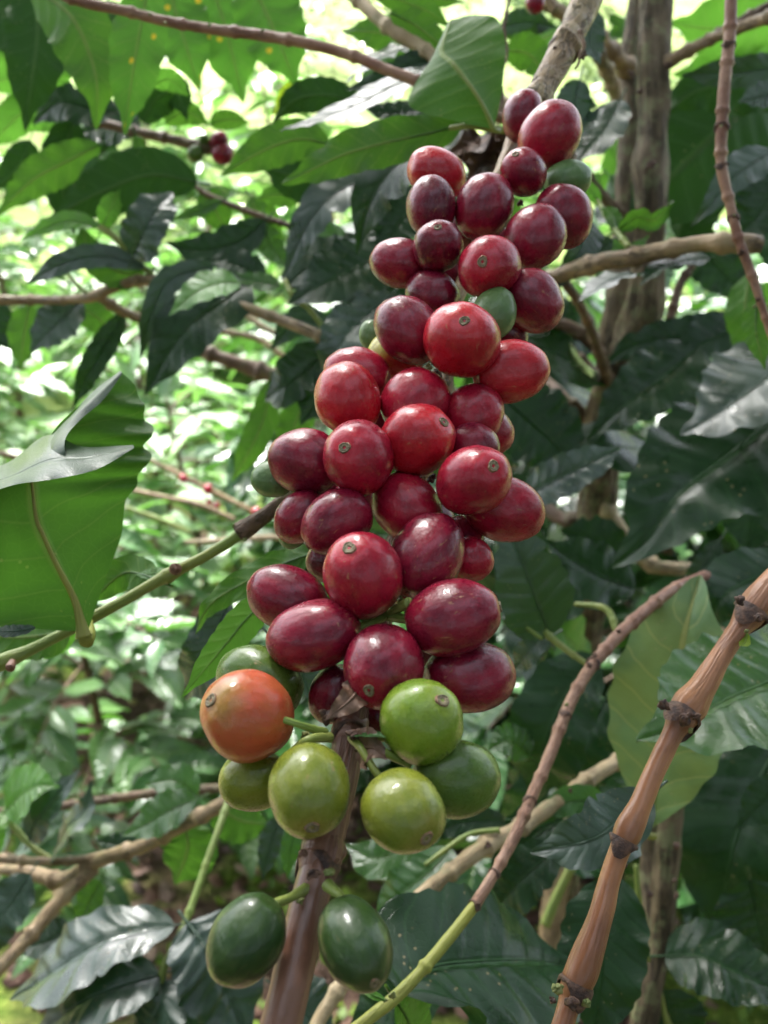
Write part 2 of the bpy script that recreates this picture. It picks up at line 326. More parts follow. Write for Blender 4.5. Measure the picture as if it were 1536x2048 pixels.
def leaf_data(mid, hw, tilt=0.0, fold=0.12, wave=0.10, curl=0.0, quilt=0.03, nV=44, nU=7, seed=0, petiole=0.0, asym=0.0, view=None, taper=(0.62, 0.95), lift=0.0, waves=None):
    """mid: world points base->tip; hw half width in metres. tilt 0 = upper side faces the camera."""
    rnd = random.Random(seed); S = spline(mid, nV)
    d = np.gradient(S, axis=0); d /= np.linalg.norm(d, axis=1)[:, None]
    p, q = taper; tm = p / (p + q); wmax = tm ** p * (1 - tm) ** q
    ph = rnd.uniform(0, 6.28); ph2 = rnd.uniform(0, 6.28); kw = waves or rnd.uniform(3, 5.5); NVn = 9
    verts, uvs, faces = [], [], []
    tl = R(tilt)
    bites = [(rnd.choice((-1, 1)), rnd.uniform(.25, .9), rnd.uniform(.012, .03), rnd.uniform(.1, .32)) for _ in range(rnd.choice((0, 0, 1, 2)))]
    for i in range(nV + 1):
        t = i / nV; c = Vector(S[i]); T = Vector(d[i])
        Vc = (CAM - c).normalized(); V = (Vc + Vector((-.12, .3, 1)) * lift).normalized()
        Sd = T.cross(V)
        if Sd.length < 1e-3: Sd = Vector((1, 0, 0))
        Sd.normalize(); N = Sd.cross(T).normalized()
        S2 = Sd * math.cos(tl) + N * math.sin(tl); N2 = N * math.cos(tl) - Sd * math.sin(tl)
        tt = min(max(t, 0.0), 1.0)
        wv = (tt ** p * (1 - tt) ** q) / wmax
        if t > 0.8: wv *= 1 - 0.35 * math.sin((t - 0.8) / 0.2 * math.pi)
        wl = hw * max(wv, 0.012) / (1.0 if 90 < abs(tilt) < 270 else max(.55, abs(N2.dot(Vc))))
        wl *= 1 + 0.035 * math.sin(kw * 2.1 * t * 6.28 + ph)
        for j in range(-nU, nU + 1):
            u = j / nU; au = abs(u); sg = 1 if u >= 0 else -1
            a_ = (1 + asym * sg)
            x = u * wl * a_ * (1 - sum(q[3] * math.exp(-((t - q[1]) / q[2]) ** 2) for q in bites if q[0] == sg))
            z = fold * hw * au * (1.2 - 0.4 * au) * wv ** 0.3
            z += wave * hw * au ** 2.2 * math.sin(kw * 6.28 * t + (ph if sg > 0 else ph2)) * min(1, wv * 1.6) + wave * 0.15 * hw * au ** 2 * math.sin(kw * 2.3 * 6.28 * t + ph2 * sg)
            fr = (NVn * (t - 0.13 * au)) % 1.0 - 0.5
            z -= quilt * hw * math.exp(-(fr / 0.2) ** 2) * (0.35 + 0.65 * au) * wv * 1.5 * (1 - au ** 4 * .9)
            z -= quilt * hw * 1.2 * math.exp(-(au / 0.1) ** 2)
            if curl: z -= curl * hw * au ** 3; x *= 1 - abs(curl) * 0.25 * au ** 2
            verts.append(tuple(c + S2 * x + N2 * z)); uvs.append(((u + 1) / 2, t))
    W = 2 * nU + 1
    for i in range(nV):
        for j in range(W - 1):
            a = i * W + j
            faces.append((a, a + 1, a + W + 1, a + W))   # normal towards N2 side
    # flip check: want geometric normal along N2
    a, b_, c_ = (Vector(verts[k]) for k in (nV // 2 * W + nU, nV // 2 * W + nU + 1, (nV // 2 + 1) * W + nU))
    if (b_ - a).cross(c_ - a).dot(N2) < 0: faces = [f[::-1] for f in faces]
    # midrib / petiole as a tapered tube in the same mesh
    c0 = Vector(S[0]); T0 = Vector(d[0]); rr = max(hw * 0.03, 0.0004)
    pth = []
    if petiole: pth.append((*(c0 - T0 * petiole), rr * 1.35)); pth.append((*(c0 - T0 * petiole * .5), rr * 1.15))
    for i in range(0, nV + 1, 4): pth.append((*S[i], rr * (1.1 - 1.0 * i / nV)))
    tv, tf, _ = tube_data(pth, sides=6, seg=24, rough=0.0, seed=seed, cap=False)
    o = len(verts); verts += tv; uvs += [(0.5, 0.02 + 0.9 * k / len(tv)) for k in range(len(tv))]; faces += [tuple(x + o for x in f) for f in tf]
    return verts, faces, uvs
LN = [0]
def leaf(parent, pts, hw, mat='l_dark', tilt=None, label=None, name='leaf', **kw):
    LN[0] += 1; rnd = random.Random(LN[0] * 13)
    mid = [tuple(P(*q)) for q in pts]; dm = pts[len(pts) // 2][2]
    if tilt is None: tilt = rnd.uniform(-25, 25)
    elif tilt == 'u': tilt = 180 + rnd.uniform(-25, 25)
    kw.setdefault('petiole', 0.008); kw.setdefault('lift', 0.65 if abs(tilt) < 90 else 0.0)
    v, f, uv = leaf_data(mid, hw * dm / FPX, tilt, seed=LN[0], **kw)
    o = mesh_obj(name, v, f, M[mat], parent, uvs=uv)
    if label: o['label'] = label
    return o

def loft_leaf(parent, mid, left, right, mat, label=None, nV=80, nU=12, wave=0.0, camber=0.0, seed=0, swap=False):
    A, B, Cc = (spline([tuple(P(*q)) for q in pp], nV) for pp in (left, mid, right)); V, F, UV = [], [], []; W = 2 * nU + 1
    rnd = random.Random(seed); ph = rnd.uniform(0, 6)
    for i in range(nV + 1):
        for j in range(-nU, nU + 1):
            u = abs(j) / nU; e = A[i] if j < 0 else Cc[i]; p = Vector(B[i] * (1 - u) + e * u); L = float(np.linalg.norm(e - B[i]))
            n = (CAM - p).normalized(); t = i / nV; fr = (9 * (t - .13 * u)) % 1 - .5
            p += n * (camber * L * u * (1 - u) * 4 + wave * L * u * u * math.sin(t * 34 + ph + (j < 0) * 2) - 0.012 * L * math.exp(-(fr / .15) ** 2) * (1 - u))
            V.append(tuple(p)); UV.append(((j / nU + 1) / 2, t))
    for i in range(nV):
        for j in range(W - 1):
            a = i * W + j; f = (a, a + 1, a + W + 1, a + W); F.append(f if swap else f[::-1])
    o = mesh_obj('leaf', V, F, M[mat], parent, uvs=UV)
    if label: o['label'] = label
    return o
def sheath(parent, pp, x, y, k=1.0, ln=1.0, ph=0.0, mat='bract', seed=0):
    """dry papery stipule sleeve clasping the stem at the path point nearest to pixel (x, y)"""
    S = spline(pts3(pp), 400); px = spline([q[:2] for q in [(a[0], a[1], 0) for a in pp]], 400) if False else None
    t3 = np.array([tuple(P(x, y, float(np.interp(y, sorted(q[1] for q in pp), [q[2] for q in sorted(pp, key=lambda q: q[1])]))))])
    i = int(np.argmin(np.linalg.norm(S[:, :3] - t3, axis=1))); i = min(max(i, 3), 396)
    c = Vector(S[i, :3]); t = Vector(S[i + 3, :3] - S[i - 3, :3]).normalized(); u = t.orthogonal().normalized(); v = t.cross(u); r = S[i, 3] * k; rnd = random.Random(seed); V, F = [], []; ns, nr = 28, 6
    for a in range(nr + 1):
        f = a / nr
        for j in range(ns):
            an = 6.2832 * j / ns; lg = r * ln * (0.25 + 0.95 * abs(math.cos(an + ph)) ** 3 + .12 * mnoise.noise(Vector((an * 3, seed, 0))))
            rr = r * (1.05 + .10 * math.sin(f * 3.1) + .05 * f + .05 * mnoise.noise(Vector((math.cos(an) * 2, math.sin(an) * 2, f * 2 + seed))))
            V.append(tuple(c + t * (f * lg - r * .15) + (u * math.cos(an) + v * math.sin(an)) * rr))
    for a in range(nr):
        for j in range(ns): F.append((a * ns + j, a * ns + (j + 1) % ns, (a + 1) * ns + (j + 1) % ns, (a + 1) * ns + j))
    return mesh_obj('stipule', V, F, M[mat], parent)
def bud(parent, px, py, d, s_px, seed=0, mat='bract', name='node_bract', n=9, dirv=None):
    """cluster of pointed scales around a node"""
    rnd = random.Random(seed); c = P(px, py, d + .0012); s = s_px * .7 * d / FPX; V, F = [], []
    for k in range(n):
        dr = Vector((rnd.uniform(-1, 1), rnd.uniform(-1, 0.2), rnd.uniform(-1, 1))).normalized()
        if dirv: dr = (dr + Vector(dirv) * 0.9).normalized()
        a = dr.orthogonal().normalized(); b = dr.cross(a); o = len(V); ln = s * rnd.uniform(0.35, 0.7); r = s * rnd.uniform(.28, .48)
        c0 = c + dr * s * 0.12
        for i, (z, q) in enumerate(((-.3, .8), (0.15, 1), (0.55, .85), (0.9, .45))):
            for j in range(7):
                an = j / 7 * 6.28; w_ = 1 + rnd.uniform(-.18, .18)
                V.append(tuple(c0 + dr * ln * z + (a * math.cos(an) + b * math.sin(an) * .6) * r * q * w_))
        V.append(tuple(c0 + dr * ln * 1.1)); tip = len(V) - 1
        for i in range(3):
            for j in range(7):
                F.append((o + i * 7 + j, o + i * 7 + (j + 1) % 7, o + (i + 1) * 7 + (j + 1) % 7, o + (i + 1) * 7 + j))
        for j in range(7): F.append((o + 21 + j, o + 21 + (j + 1) % 7, tip))
    return mesh_obj(name, V, F, M[mat], parent)

# ================================================================ SETTING: ground, hillside, litter, far planting
def ground_z(x, y):
    z = 0.03 * mnoise.noise(Vector((x * 1.3, y * 1.3, 0))) + 0.012 * mnoise.noise(Vector((x * 6, y * 6, 3)))
    if y > 4.5: z += 0.0 + 0.36 * (y - 4.5) * min(1, (y - 4.5) / 6)
    if y > 4.5: z += 0.12 * mnoise.noise(Vector((x * .25, y * .25, 7))) * min(6, y - 4.5)
    return z
def build_ground():
    ys = np.concatenate([np.linspace(-6, 0.4, 14), np.linspace(0.5, 4.5, 110), np.linspace(4.7, 14, 50), np.linspace(15, 90, 40)])
    nx = 120; V, F = [], []
    for y in ys:
        W = 3 + abs(y) * 1.1
        for i in range(nx + 1):
            x = (i / nx * 2 - 1) * W; V.append((x, y, ground_z(x, y)))
    for k in range(len(ys) - 1):
        for i in range(nx): a = k * (nx + 1) + i; F.append((a, a + 1, a + nx + 2, a + nx + 1))
    n = NT('ground_soil'); ge = n.n('ShaderNodeNewGeometry'); pos = ge.outputs['Position']
    sp = n.n('ShaderNodeSeparateXYZ'); n.l(pos, sp.inputs[0])
    a = n.noise(pos, 9, 5.0, 0.65); b = n.noise(pos, 40, 4.0, 0.6); c = n.noise(pos, 2.2, 3.0)
    soil = n.mix(n.mapr(a, .35, .65), (0.05, 0.03, 0.022), (0.13, 0.075, 0.055)); soil = n.mix(n.mapr(b, .4, .75, 0, .6), soil, (0.2, 0.13, 0.09))
    moss = n.mix(n.mapr(b, .35, .65), (0.10, 0.17, 0.02), (0.26, 0.33, 0.06))
    near = n.mix(n.mapr(c, .50, .62), soil, moss)
    g = n.noise(pos, 1.1, 6.0, 0.7); grass = n.mix(n.mapr(g, .35, .65), (0.14, 0.22, 0.045), (0.30, 0.38, 0.12))
    col = n.mix(n.mapr(sp.outputs[1], 3.6, 5.5), near, grass)
    bs = n.bsdf(col, 0.85, n.math('ADD', n.math('MULTIPLY', a, 1.0), b), 0.7, 0.02, spec=0.2)
    o = mesh_obj('ground', V, F, n.done(bs.outputs[0])); o['kind'] = 'structure'
build_ground()

def scatter_litter():
    """fallen dry leaves, curled, on the soil"""
    rnd = random.Random(5); V, F = [], []
    for _ in range(2600):
        y = rnd.uniform(0.7, 4.2); x = rnd.uniform(-1.0, 1.0) * (0.5 + y * .5)
        z = ground_z(x, y) + 0.004; L = rnd.uniform(0.02, 0.07); w_ = L * rnd.uniform(.28, .42); az = rnd.uniform(0, 6.28)
        t = Vector((math.cos(az), math.sin(az), rnd.uniform(-.1, .35))).normalized(); s = t.cross(Vector((rnd.uniform(-.5, .5), rnd.uniform(-.5, .5), 1))).normalized(); n_ = s.cross(t)
        o = len(V); cu = rnd.uniform(-.5, .6)
        for i, (a, b) in enumerate(((0, .05), (.3, .9), (.65, .85), (1, .05))):
            for u in (-1, 0, 1):
                V.append(tuple(Vector((x, y, z)) + t * (a - .5) * L + s * u * b * w_ + n_ * (cu * w_ * abs(u) + 0.25 * L * (a - .5) ** 2 * cu + 0.012 * (u == 0))))
        for i in range(3):
            for j in range(2): q = o + i * 3 + j; F.append((q, q + 1, q + 4, q + 3))
    m = NT('litter'); tc = m.n('ShaderNodeNewGeometry'); rp = tc.outputs['Random Per Island']
    cr = m.n('ShaderNodeValToRGB'); m.l(rp, cr.inputs[0]); e = cr.color_ramp.elements
    e[0].position = 0; e[0].color = (0.07, 0.035, 0.025, 1); e[1].position = 1; e[1].color = (0.30, 0.24, 0.07, 1)
    for p_, c_ in ((.3, (0.13, 0.06, 0.04, 1)), (.55, (0.22, 0.12, 0.08, 1)), (.75, (0.10, 0.06, 0.05, 1)), (.9, (0.33, 0.22, 0.15, 1))):
        x_ = e.new(p_); x_.color = c_
    b = m.bsdf(cr.outputs[0], 0.7, m.noise(tc.outputs['Position'], 90, 3), .5, .003)
    o = mesh_obj('leaf_litter', V, F, m.done(b.outputs[0])); o['kind'] = 'stuff'; o['label'] = 'brown fallen leaves lying thick on the soil under the coffee plants'; o['category'] = 'leaf litter'
def scatter_grass():
    rnd = random.Random(9); V, F = [], []
    n0 = 0
    while n0 < 9000:
        y = rnd.uniform(0.6, 5.5); x = rnd.uniform(-1, 1) * (0.5 + y * .55)
        if mnoise.noise(Vector((x * 1.6, y * 1.6, 11))) < 0.08 and not (x > 0.3): continue
        n0 += 1
        z = ground_z(x, y); h = rnd.uniform(.012, .035); az = rnd.uniform(0, 6.28); w_ = rnd.uniform(.006, .013)
        t = Vector((math.cos(az), math.sin(az), rnd.uniform(.15, 1.2))).normalized(); s = Vector((-math.sin(az), math.cos(az), 0))
        o = len(V); b = Vector((x, y, z))
        V += [tuple(b - s * w_ * .2), tuple(b + s * w_ * .2), tuple(b + t * h * .6 + s * w_), tuple(b + t * h * 1.1 - Vector((0, 0, h * .1))), tuple(b + t * h * .6 - s * w_)]
        F.append((o, o + 1, o + 2, o + 3, o + 4))
    m = NT('ground_cover'); ge = m.n('ShaderNodeNewGeometry')
    c = m.mix(ge.outputs['Random Per Island'], (0.09, 0.19, 0.02), (0.28, 0.38, 0.06))
    b = m.bsdf(c, 0.5); t = m.n('ShaderNodeBsdfTranslucent'); m.put(t.inputs[0], (0.3, .5, .05)); mx = m.n('ShaderNodeMixShader'); mx.inputs[0].default_value = .35
    m.l(b.outputs[0], mx.inputs[1]); m.l(t.outputs[0], mx.inputs[2])
    o = mesh_obj('ground_cover', V, F, m.done(mx.outputs[0])); o['kind'] = 'stuff'; o['label'] = 'short bright green weeds and moss covering the soil in patches'; o['category'] = 'ground cover'
scatter_litter(); scatter_grass()

# ---- leafy shrubs (the plantation behind); crown = hundreds of folded leaves on real side branches
def simple_leaf(V, F, UV, base, t, nrm, L, w_, droop, fold, rnd):
    s = t.cross(nrm).normalized(); n_ = s.cross(t).normalized(); o = len(V); rows = ((0, .06), (.18, .7), (.4, 1), (.62, .86), (.84, .38), (1, .02))
    tw = rnd.uniform(-.4, .4); ph = rnd.uniform(0, 6.28)
    for a, b in rows:
        c = base + t * L * a - Vector((0, 0, 1)) * droop * L * a * a
        sw = (s * math.cos(tw * a) + n_ * math.sin(tw * a)); nn = sw.cross(t).normalized()
        for u in (-1, -.5, 0, .5, 1):
            V.append(tuple(c + sw * u * b * w_ + nn * (fold * w_ * abs(u) + 0.12 * w_ * math.sin(a * 17 + ph + u) * abs(u)))); UV.append(((u + 1) / 2, a))
    for i in range(len(rows) - 1):
        for j in range(4): q = o + i * 5 + j; F.append((q, q + 1, q + 6, q + 5))
def crown_mesh(seed, height, spread, nb, step, L0, dens=1.0, droopy=0.35):
    rnd = random.Random(seed); V, F, UV = [], [], []; TV, TF, TB = [], [], []
    def addt(pts, **k):
        v, f, b = tube_data(pts, cap=False, **k); o = len(TV); TV.extend(v); TB.extend(b); TF.extend(tuple(x + o for x in q) for q in f)
    lean = Vector((rnd.uniform(-.1, .1), rnd.uniform(-.1, .1), 0))
    tr = [(*(lean * a * height + Vector((0.02 * math.sin(a * 5), 0.02 * math.cos(a * 4), a * height))), 0.014 * (1.15 - a * .8)) for a in (0, .25, .5, .75, 1)]
    addt(tr, sides=8, seg=20, rough=.06, seed=seed)
    for b in range(nb):
        h = height * (0.12 + 0.86 * (b + rnd.random()) / nb); az = b * 2.4 + rnd.uniform(-.3, .3)
        ln = spread * (0.65 + 0.5 * rnd.random()) * (1.05 - 0.55 * (h / height) ** 2); el = rnd.uniform(.1, .55)
        dr = Vector((math.cos(az), math.sin(az), el)).normalized(); p0 = lean * h + Vector((0, 0, h)); pts = []
        for k in range(6):
            a = k / 5; pts.append(p0 + dr * ln * a - Vector((0, 0, 1)) * droopy * ln * a * a)
        addt([(*p, 0.0045 * (1.1 - .7 * i / 5)) for i, p in enumerate(pts)], sides=5, seg=10, rough=.05, seed=b)
        nst = max(3, int(ln / step))
        for k in range(1, nst + 1):
            a = (k / nst) ** .9; q = a * 5; i = min(4, int(q)); p = pts[i].lerp(pts[i + 1], q - i); tg = (pts[i + 1] - pts[i]).normalized()
            if a < .25 and rnd.random() < .5: continue
            sd_ = tg.cross(Vector((0, 0, 1))).normalized()
            for sg in (-1, 1):
                if rnd.random() > dens: continue
                t = (sd_ * sg * rnd.uniform(.7, 1.1) + tg * rnd.uniform(.2, 1.0) + Vector((0, 0, rnd.uniform(-.2, .45)))).normalized()
                nrm = (Vector((0, 0, 1)) + Vector((rnd.uniform(-.5, .5), rnd.uniform(-.5, .5), 0))).normalized()
                L = L0 * rnd.uniform(.6, 1.15) * (1 if a < .85 else .65)
                simple_leaf(V, F, UV, p, t, nrm, L, L * rnd.uniform(.17, .23), rnd.uniform(.1, .6), rnd.uniform(.05, .45), rnd)
    return (V, F, UV), (TV, TF, TB)
SHRUB = []
for s_, (h_, sp_, nb_) in enumerate(((1.0, .5, 26), (1.15, .5, 30), (0.8, .45, 22), (1.0, .55, 30))):
    SHRUB.append(crown_mesh(40 + s_, h_, sp_, nb_, 0.055, 0.175))
def mk_mesh(name, V, F, mat, UV=None, bark=None):
    me = bpy.data.meshes.new(name); me.from_pydata([tuple(v) for v in V], [], F)
    if UV is not None:
        ul = me.uv_layers.new(name='UVMap'); idx = np.empty(len(me.loops), dtype=np.int32); me.loops.foreach_get('vertex_index', idx)
        ul.data.foreach_set('uv', np.asarray(UV, dtype=np.float32)[idx].ravel())
    if bark is not None: me.attributes.new('bark', 'FLOAT_VECTOR', 'POINT').data.foreach_set('vector', np.asarray(bark, dtype=np.float32).ravel())
    me.polygons.foreach_set('use_smooth', [True] * len(me.polygons)); me.materials.append(mat); return me
n_ = NT('foliage_random')
def foliage_mat(name, lo, hi, und, trans, tcol, rough=.3):
    n = NT(name); ge = n.n('ShaderNodeNewGeometry'); rp = ge.outputs['Random Per Island']; uv = n.n('ShaderNodeTexCoord'); sp = n.n('ShaderNodeSeparateXYZ'); n.l(uv.outputs['UV'], sp.inputs[0])
    au = n.math('ABSOLUTE', n.math('MULTIPLY_ADD', sp.outputs[0], 2.0, -1.0))
    f = n.math('ABSOLUTE', n.math('SUBTRACT', n.math('FRACT', n.math('MULTIPLY', n.math('SUBTRACT', sp.outputs[1], n.math('MULTIPLY', au, .13)), 9.0)), .5))
    vm = n.math('MAXIMUM', n.mapr(au, .04, .12, 1, 0), n.mapr(f, 0, .08, .5, 0))
    c = n.mix(rp, lo, hi); c = n.mix(n.math('MULTIPLY', vm, .4), c, (0.2, 0.33, 0.08)); c = n.mix(ge.outputs['Backfacing'], c, und)
    b = n.bsdf(c, rough, spec=0.7, bump=n.math('ADD', n.mapr(f, 0, .3, -1, 0), n.mapr(au, .05, .15, -1, 0)), bstr=.6, bdist=.002)
    t = n.n('ShaderNodeBsdfTranslucent'); n.put(t.inputs[0], tcol); mx = n.n('ShaderNodeMixShader'); mx.inputs[0].default_value = trans
    n.l(b.outputs[0], mx.inputs[1]); n.l(t.outputs[0], mx.inputs[2]); return n.done(mx.outputs[0])
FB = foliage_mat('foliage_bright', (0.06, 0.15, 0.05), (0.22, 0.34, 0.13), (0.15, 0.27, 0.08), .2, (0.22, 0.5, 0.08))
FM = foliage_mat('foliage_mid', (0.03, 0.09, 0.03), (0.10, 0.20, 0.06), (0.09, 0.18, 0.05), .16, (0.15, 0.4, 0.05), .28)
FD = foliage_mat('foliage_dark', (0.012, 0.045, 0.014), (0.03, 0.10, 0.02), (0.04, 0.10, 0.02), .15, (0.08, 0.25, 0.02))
shr_me = [(mk_mesh('foliage', *s[0][:2], FB, UV=s[0][2]), mk_mesh('stem', *s[1][:2], M['b_brown'], bark=s[1][2])) for s in SHRUB]
def shrub(x, y, k, rz, sc, label, group, mat=None, z=None):
    r = thing('coffee_shrub', label, 'shrub', (x, y, ground_z(x, y) if z is None else z), group); r.rotation_euler = (0, 0, rz); r.scale = (sc,) * 3
    for me, nm in zip(shr_me[k], ('foliage', 'stem')):
        o = bpy.data.objects.new(nm, me); COL.objects.link(o); o.parent = r
        if mat and nm == 'foliage': o.material_slots[0].link = 'OBJECT'; o.material_slots[0].material = mat
    return r
# ================================================================ THE FRUITING BRANCH
# px, py, b (minor radius px), navel/end px, py, s (+1 end towards camera, 0 in plane, -1 away), layer (0 front .. back), colour, long
CH = [
 (1100,270,56,1140,222,-1,0,'red',1.15),(1047,345,43,1030,311,1,0,'maroon',1.1),(1046,232,40,1052,195,-1,4,'maroon',1.2),(1135,360,38,1175,352,-1,2,'palegreen',1.2),
 (1126,433,53,1150,470,-1,2,'maroon',1.15),(1069,475,55,1098,430,-1,1,'maroon',1.18),(968,415,57,984,372,-1,1,'maroon',1.12),(873,347,48,925,368,-1,2,'bright',1.2),
 (862,414,49,862,358,-1,1,'dark',1.18),(876,492,47,875,457,1,0,'dark',1.1),(799,527,48,746,520,-1,2,'maroon',1.2),(978,534,59,965,524,1,0,'red',1.05),
 (866,590,46,830,580,-1,3,'dark',1.15),(1066,602,54,1106,641,-1,2,'maroon',1.18),(986,630,42,1004,583,-1,2,'palegreen',1.3),(816,660,61,772,612,-1,1,'maroon',1.15),
 (924,680,71,928,643,1,0,'bright',1.08),(1022,743,57,1094,730,-1,1,'bright',1.3),(1015,668,38,1035,690,-1,5,'dark',1.1),(745,672,26,738,650,-1,4,'palegreen',1.2),
 (768,693,22,758,672,-1,5,'palegreen',1.2),(792,712,47,748,700,-1,3,'blushing',1.15),(714,748,50,650,735,-1,2,'red',1.3),(695,798,64,676,738,-1,1,'bright',1.1),
 (830,805,62,868,765,-1,1,'red',1.12),(835,880,68,887,845,1,0,'bright',1.1),(947,828,54,985,800,-1,2,'red',1.1),(972,862,48,1004,880,-1,4,'red',1.15),
 (948,893,45,985,905,-1,2,'maroon',1.1),(612,923,62,549,903,-1,1,'maroon',1.15),(718,915,69,690,896,1,0,'red',1.1),(947,961,67,985,933,1,0,'red',1.2),
 (1008,1019,61,1068,1040,-1,1,'red',1.3),(545,958,34,512,956,-1,3,'palegreen',1.2),(813,1014,64,770,970,-1,1,'red',1.15),(602,1035,47,575,1062,-1,2,'maroon',1.2),
 (674,1044,61,622,1085,0,1,'maroon',1.18),(585,1072,24,573,1085,-1,5,'palegreen',1.1),(853,1112,68,900,1040,-1,1,'maroon',1.28),(727,1150,77,699,1098,1,0,'red',1.16),
 (915,1083,48,938,1060,-1,3,'maroon',1.1),(940,1118,42,970,1135,-1,3,'red',1.1),(574,1196,60,508,1172,-1,2,'maroon',1.35),(628,1271,68,540,1292,-1,1,'maroon',1.36),
 (905,1234,72,989,1216,0,0,'maroon',1.28),(768,1334,77,739,1378,1,0,'maroon',1.12),(940,1353,68,1022,1345,-1,2,'maroon',1.3),(668,1388,46,650,1430,-1,3,'dark',1.25),
 (742,1432,42,760,1452,-1,4,'maroon',1.1),(520,1364,70,448,1335,-1,3,'green',1.2),(495,1430,84,424,1402,1,0,'orange',1.08),(842,1443,78,884,1403,1,0,'lime',1.06),
 (912,1557,70,992,1552,-1,2,'green',1.25),(507,1560,57,460,1575,-1,3,'olive',1.15),(618,1581,80,626,1649,1,0,'olive',1.1),(806,1622,76,851,1673,1,0,'olive',1.12),
 (772,838,42,760,870,-1,6,'maroon',1.1),(905,905,42,930,930,-1,6,'dark',1.1),(706,1005,42,690,1030,-1,6,'maroon',1.1),(868,1045,42,880,1070,-1,6,'dark',1.1),(640,985,40,620,1000,-1,6,'dark',1.1),(905,545,38,890,570,-1,7,'dark',1.1),(1000,500,38,1010,530,-1,7,'dark',1.1),(930,455,36,925,480,-1,7,'dark',1.1),(800,775,42,790,800,-1,7,'dark',1.1),(1000,1120,40,1010,1150,-1,7,'dark',1.1) if False else (820,1180,40,830,1200,-1,7,'dark',1.1),(660,1120,42,640,1130,-1,7,'dark',1.1),(850,1290,40,860,1310,-1,7,'dark',1.1),
 (493,1880,72,448,1948,-1,0,'darkgreen',1.22),(710,1886,69,748,1956,1,0,'darkgreen',1.36),
]
BR = [(1205,-60,.345,30),(1160,30,.335,29),(1130,95,.325,27),(1100,150,.318,27),(1070,205,.31,26),(1040,260,.302,21),(1010,330,.293,17),(975,410,.282,15),(960,480,.272,15),(930,560,.262,15),(905,620,.253,15),
      (893,700,.245,15),(892,780,.237,15),(880,870,.229,16),(840,960,.221,18),(800,1060,.213,20),(775,1160,.206,21),(760,1260,.199,22),(722,1390,.19,27),(700,1470,.184,31),(683,1560,.177,33),(662,1640,.172,36),
      (640,1720,.167,38),(615,1820,.161,39),(590,1930,.156,41),(560,2060,.151,42),(535,2180,.148,43)]
ROOT = P(1130, 95, .325)
main = thing('fruiting_branch', 'arching coffee branch in front, loaded with dozens of red and green cherries', 'coffee branch', ROOT)
tube('stem', [(a, b, c, r * (.9 if b > 1380 else 1)) for a, b, c, r in BR], 'b_tan', main, sides=26, seg=380, rough=.05, nodes=.0, seed=3)
# lower smooth reddish part of the branch as a sleeve of bark of its own (2 mm apart in texture only below y 1400)
LOW = [q for q in BR if q[1] >= 1380]
tube('young_stem', [(a, b, c, r * .97 + .8) for a, b, c, r in LOW], 'b_young', main, sides=26, seg=120, rough=.02, seed=4)
def base_depth(y): return float(np.interp(y, [0, 270, 415, 650, 900, 1150, 1350, 1500, 1650, 1900], [.285, .268, .25, .222, .205, .19, .178, .168, .158, .150]))
cher = []
for i, (x, y, b, nx, ny, s, lay, colr, lg) in enumerate(CH):
    d = base_depth(y) + 0.0045 * lay; off = Vector((nx - x, -(ny - y)))
    a = b * lg * 1.05
    q = min(off.length / a, 1.0)
    if s == 0: q = 1.0
    if s == -1: q = max(q, .94)
    th = math.asin(min(q, .999)); inp = off.normalized()
    # view-aligned frame at this pixel
    vdir = (CAM - P(x, y, 1)).normalized(); rx = (RT - vdir * RT.dot(vdir)).normalized(); uy = vdir.cross(rx)
    ax = (rx * inp.x + uy * inp.y) * math.sin(th) + vdir * math.cos(th) * (1 if s >= 0 else -1)
    ax.normalize()
    cher.append(dict(i=i, px=x, py=y, b=b, a=a, d=d, ax=ax, col=colr, lay=lay, order=d, s=s))
def supp(c, dr):
    k = abs(dr.dot(c['ax'])); return math.sqrt((c['a'] * k) ** 2 + (c['b'] ** 2) * (1 - k * k)) * c['d'] / FPX
for it in range(160):
    for i in range(len(cher)):
        for j in range(i + 1, len(cher)):
            A, B = cher[i], cher[j]
            if abs(A['py'] - B['py']) > 200 or abs(A['px'] - B['px']) > 200: continue
            pa, pb = P(A['px'], A['py'], A['d']), P(B['px'], B['py'], B['d']); dv = pb - pa; L = dv.length
            if L < 1e-6: continue
            need = 0.93 * (supp(A, dv / L) + supp(B, dv / L))
            if L < need:
                push = min((need - L) * 0.5, .0008)
                if A['order'] > B['order']: A['d'] += push; B['d'] -= push
                else: A['d'] -= push; B['d'] += push
    for c in cher: c['d'] += (c['order'] - c['d']) * 0.03

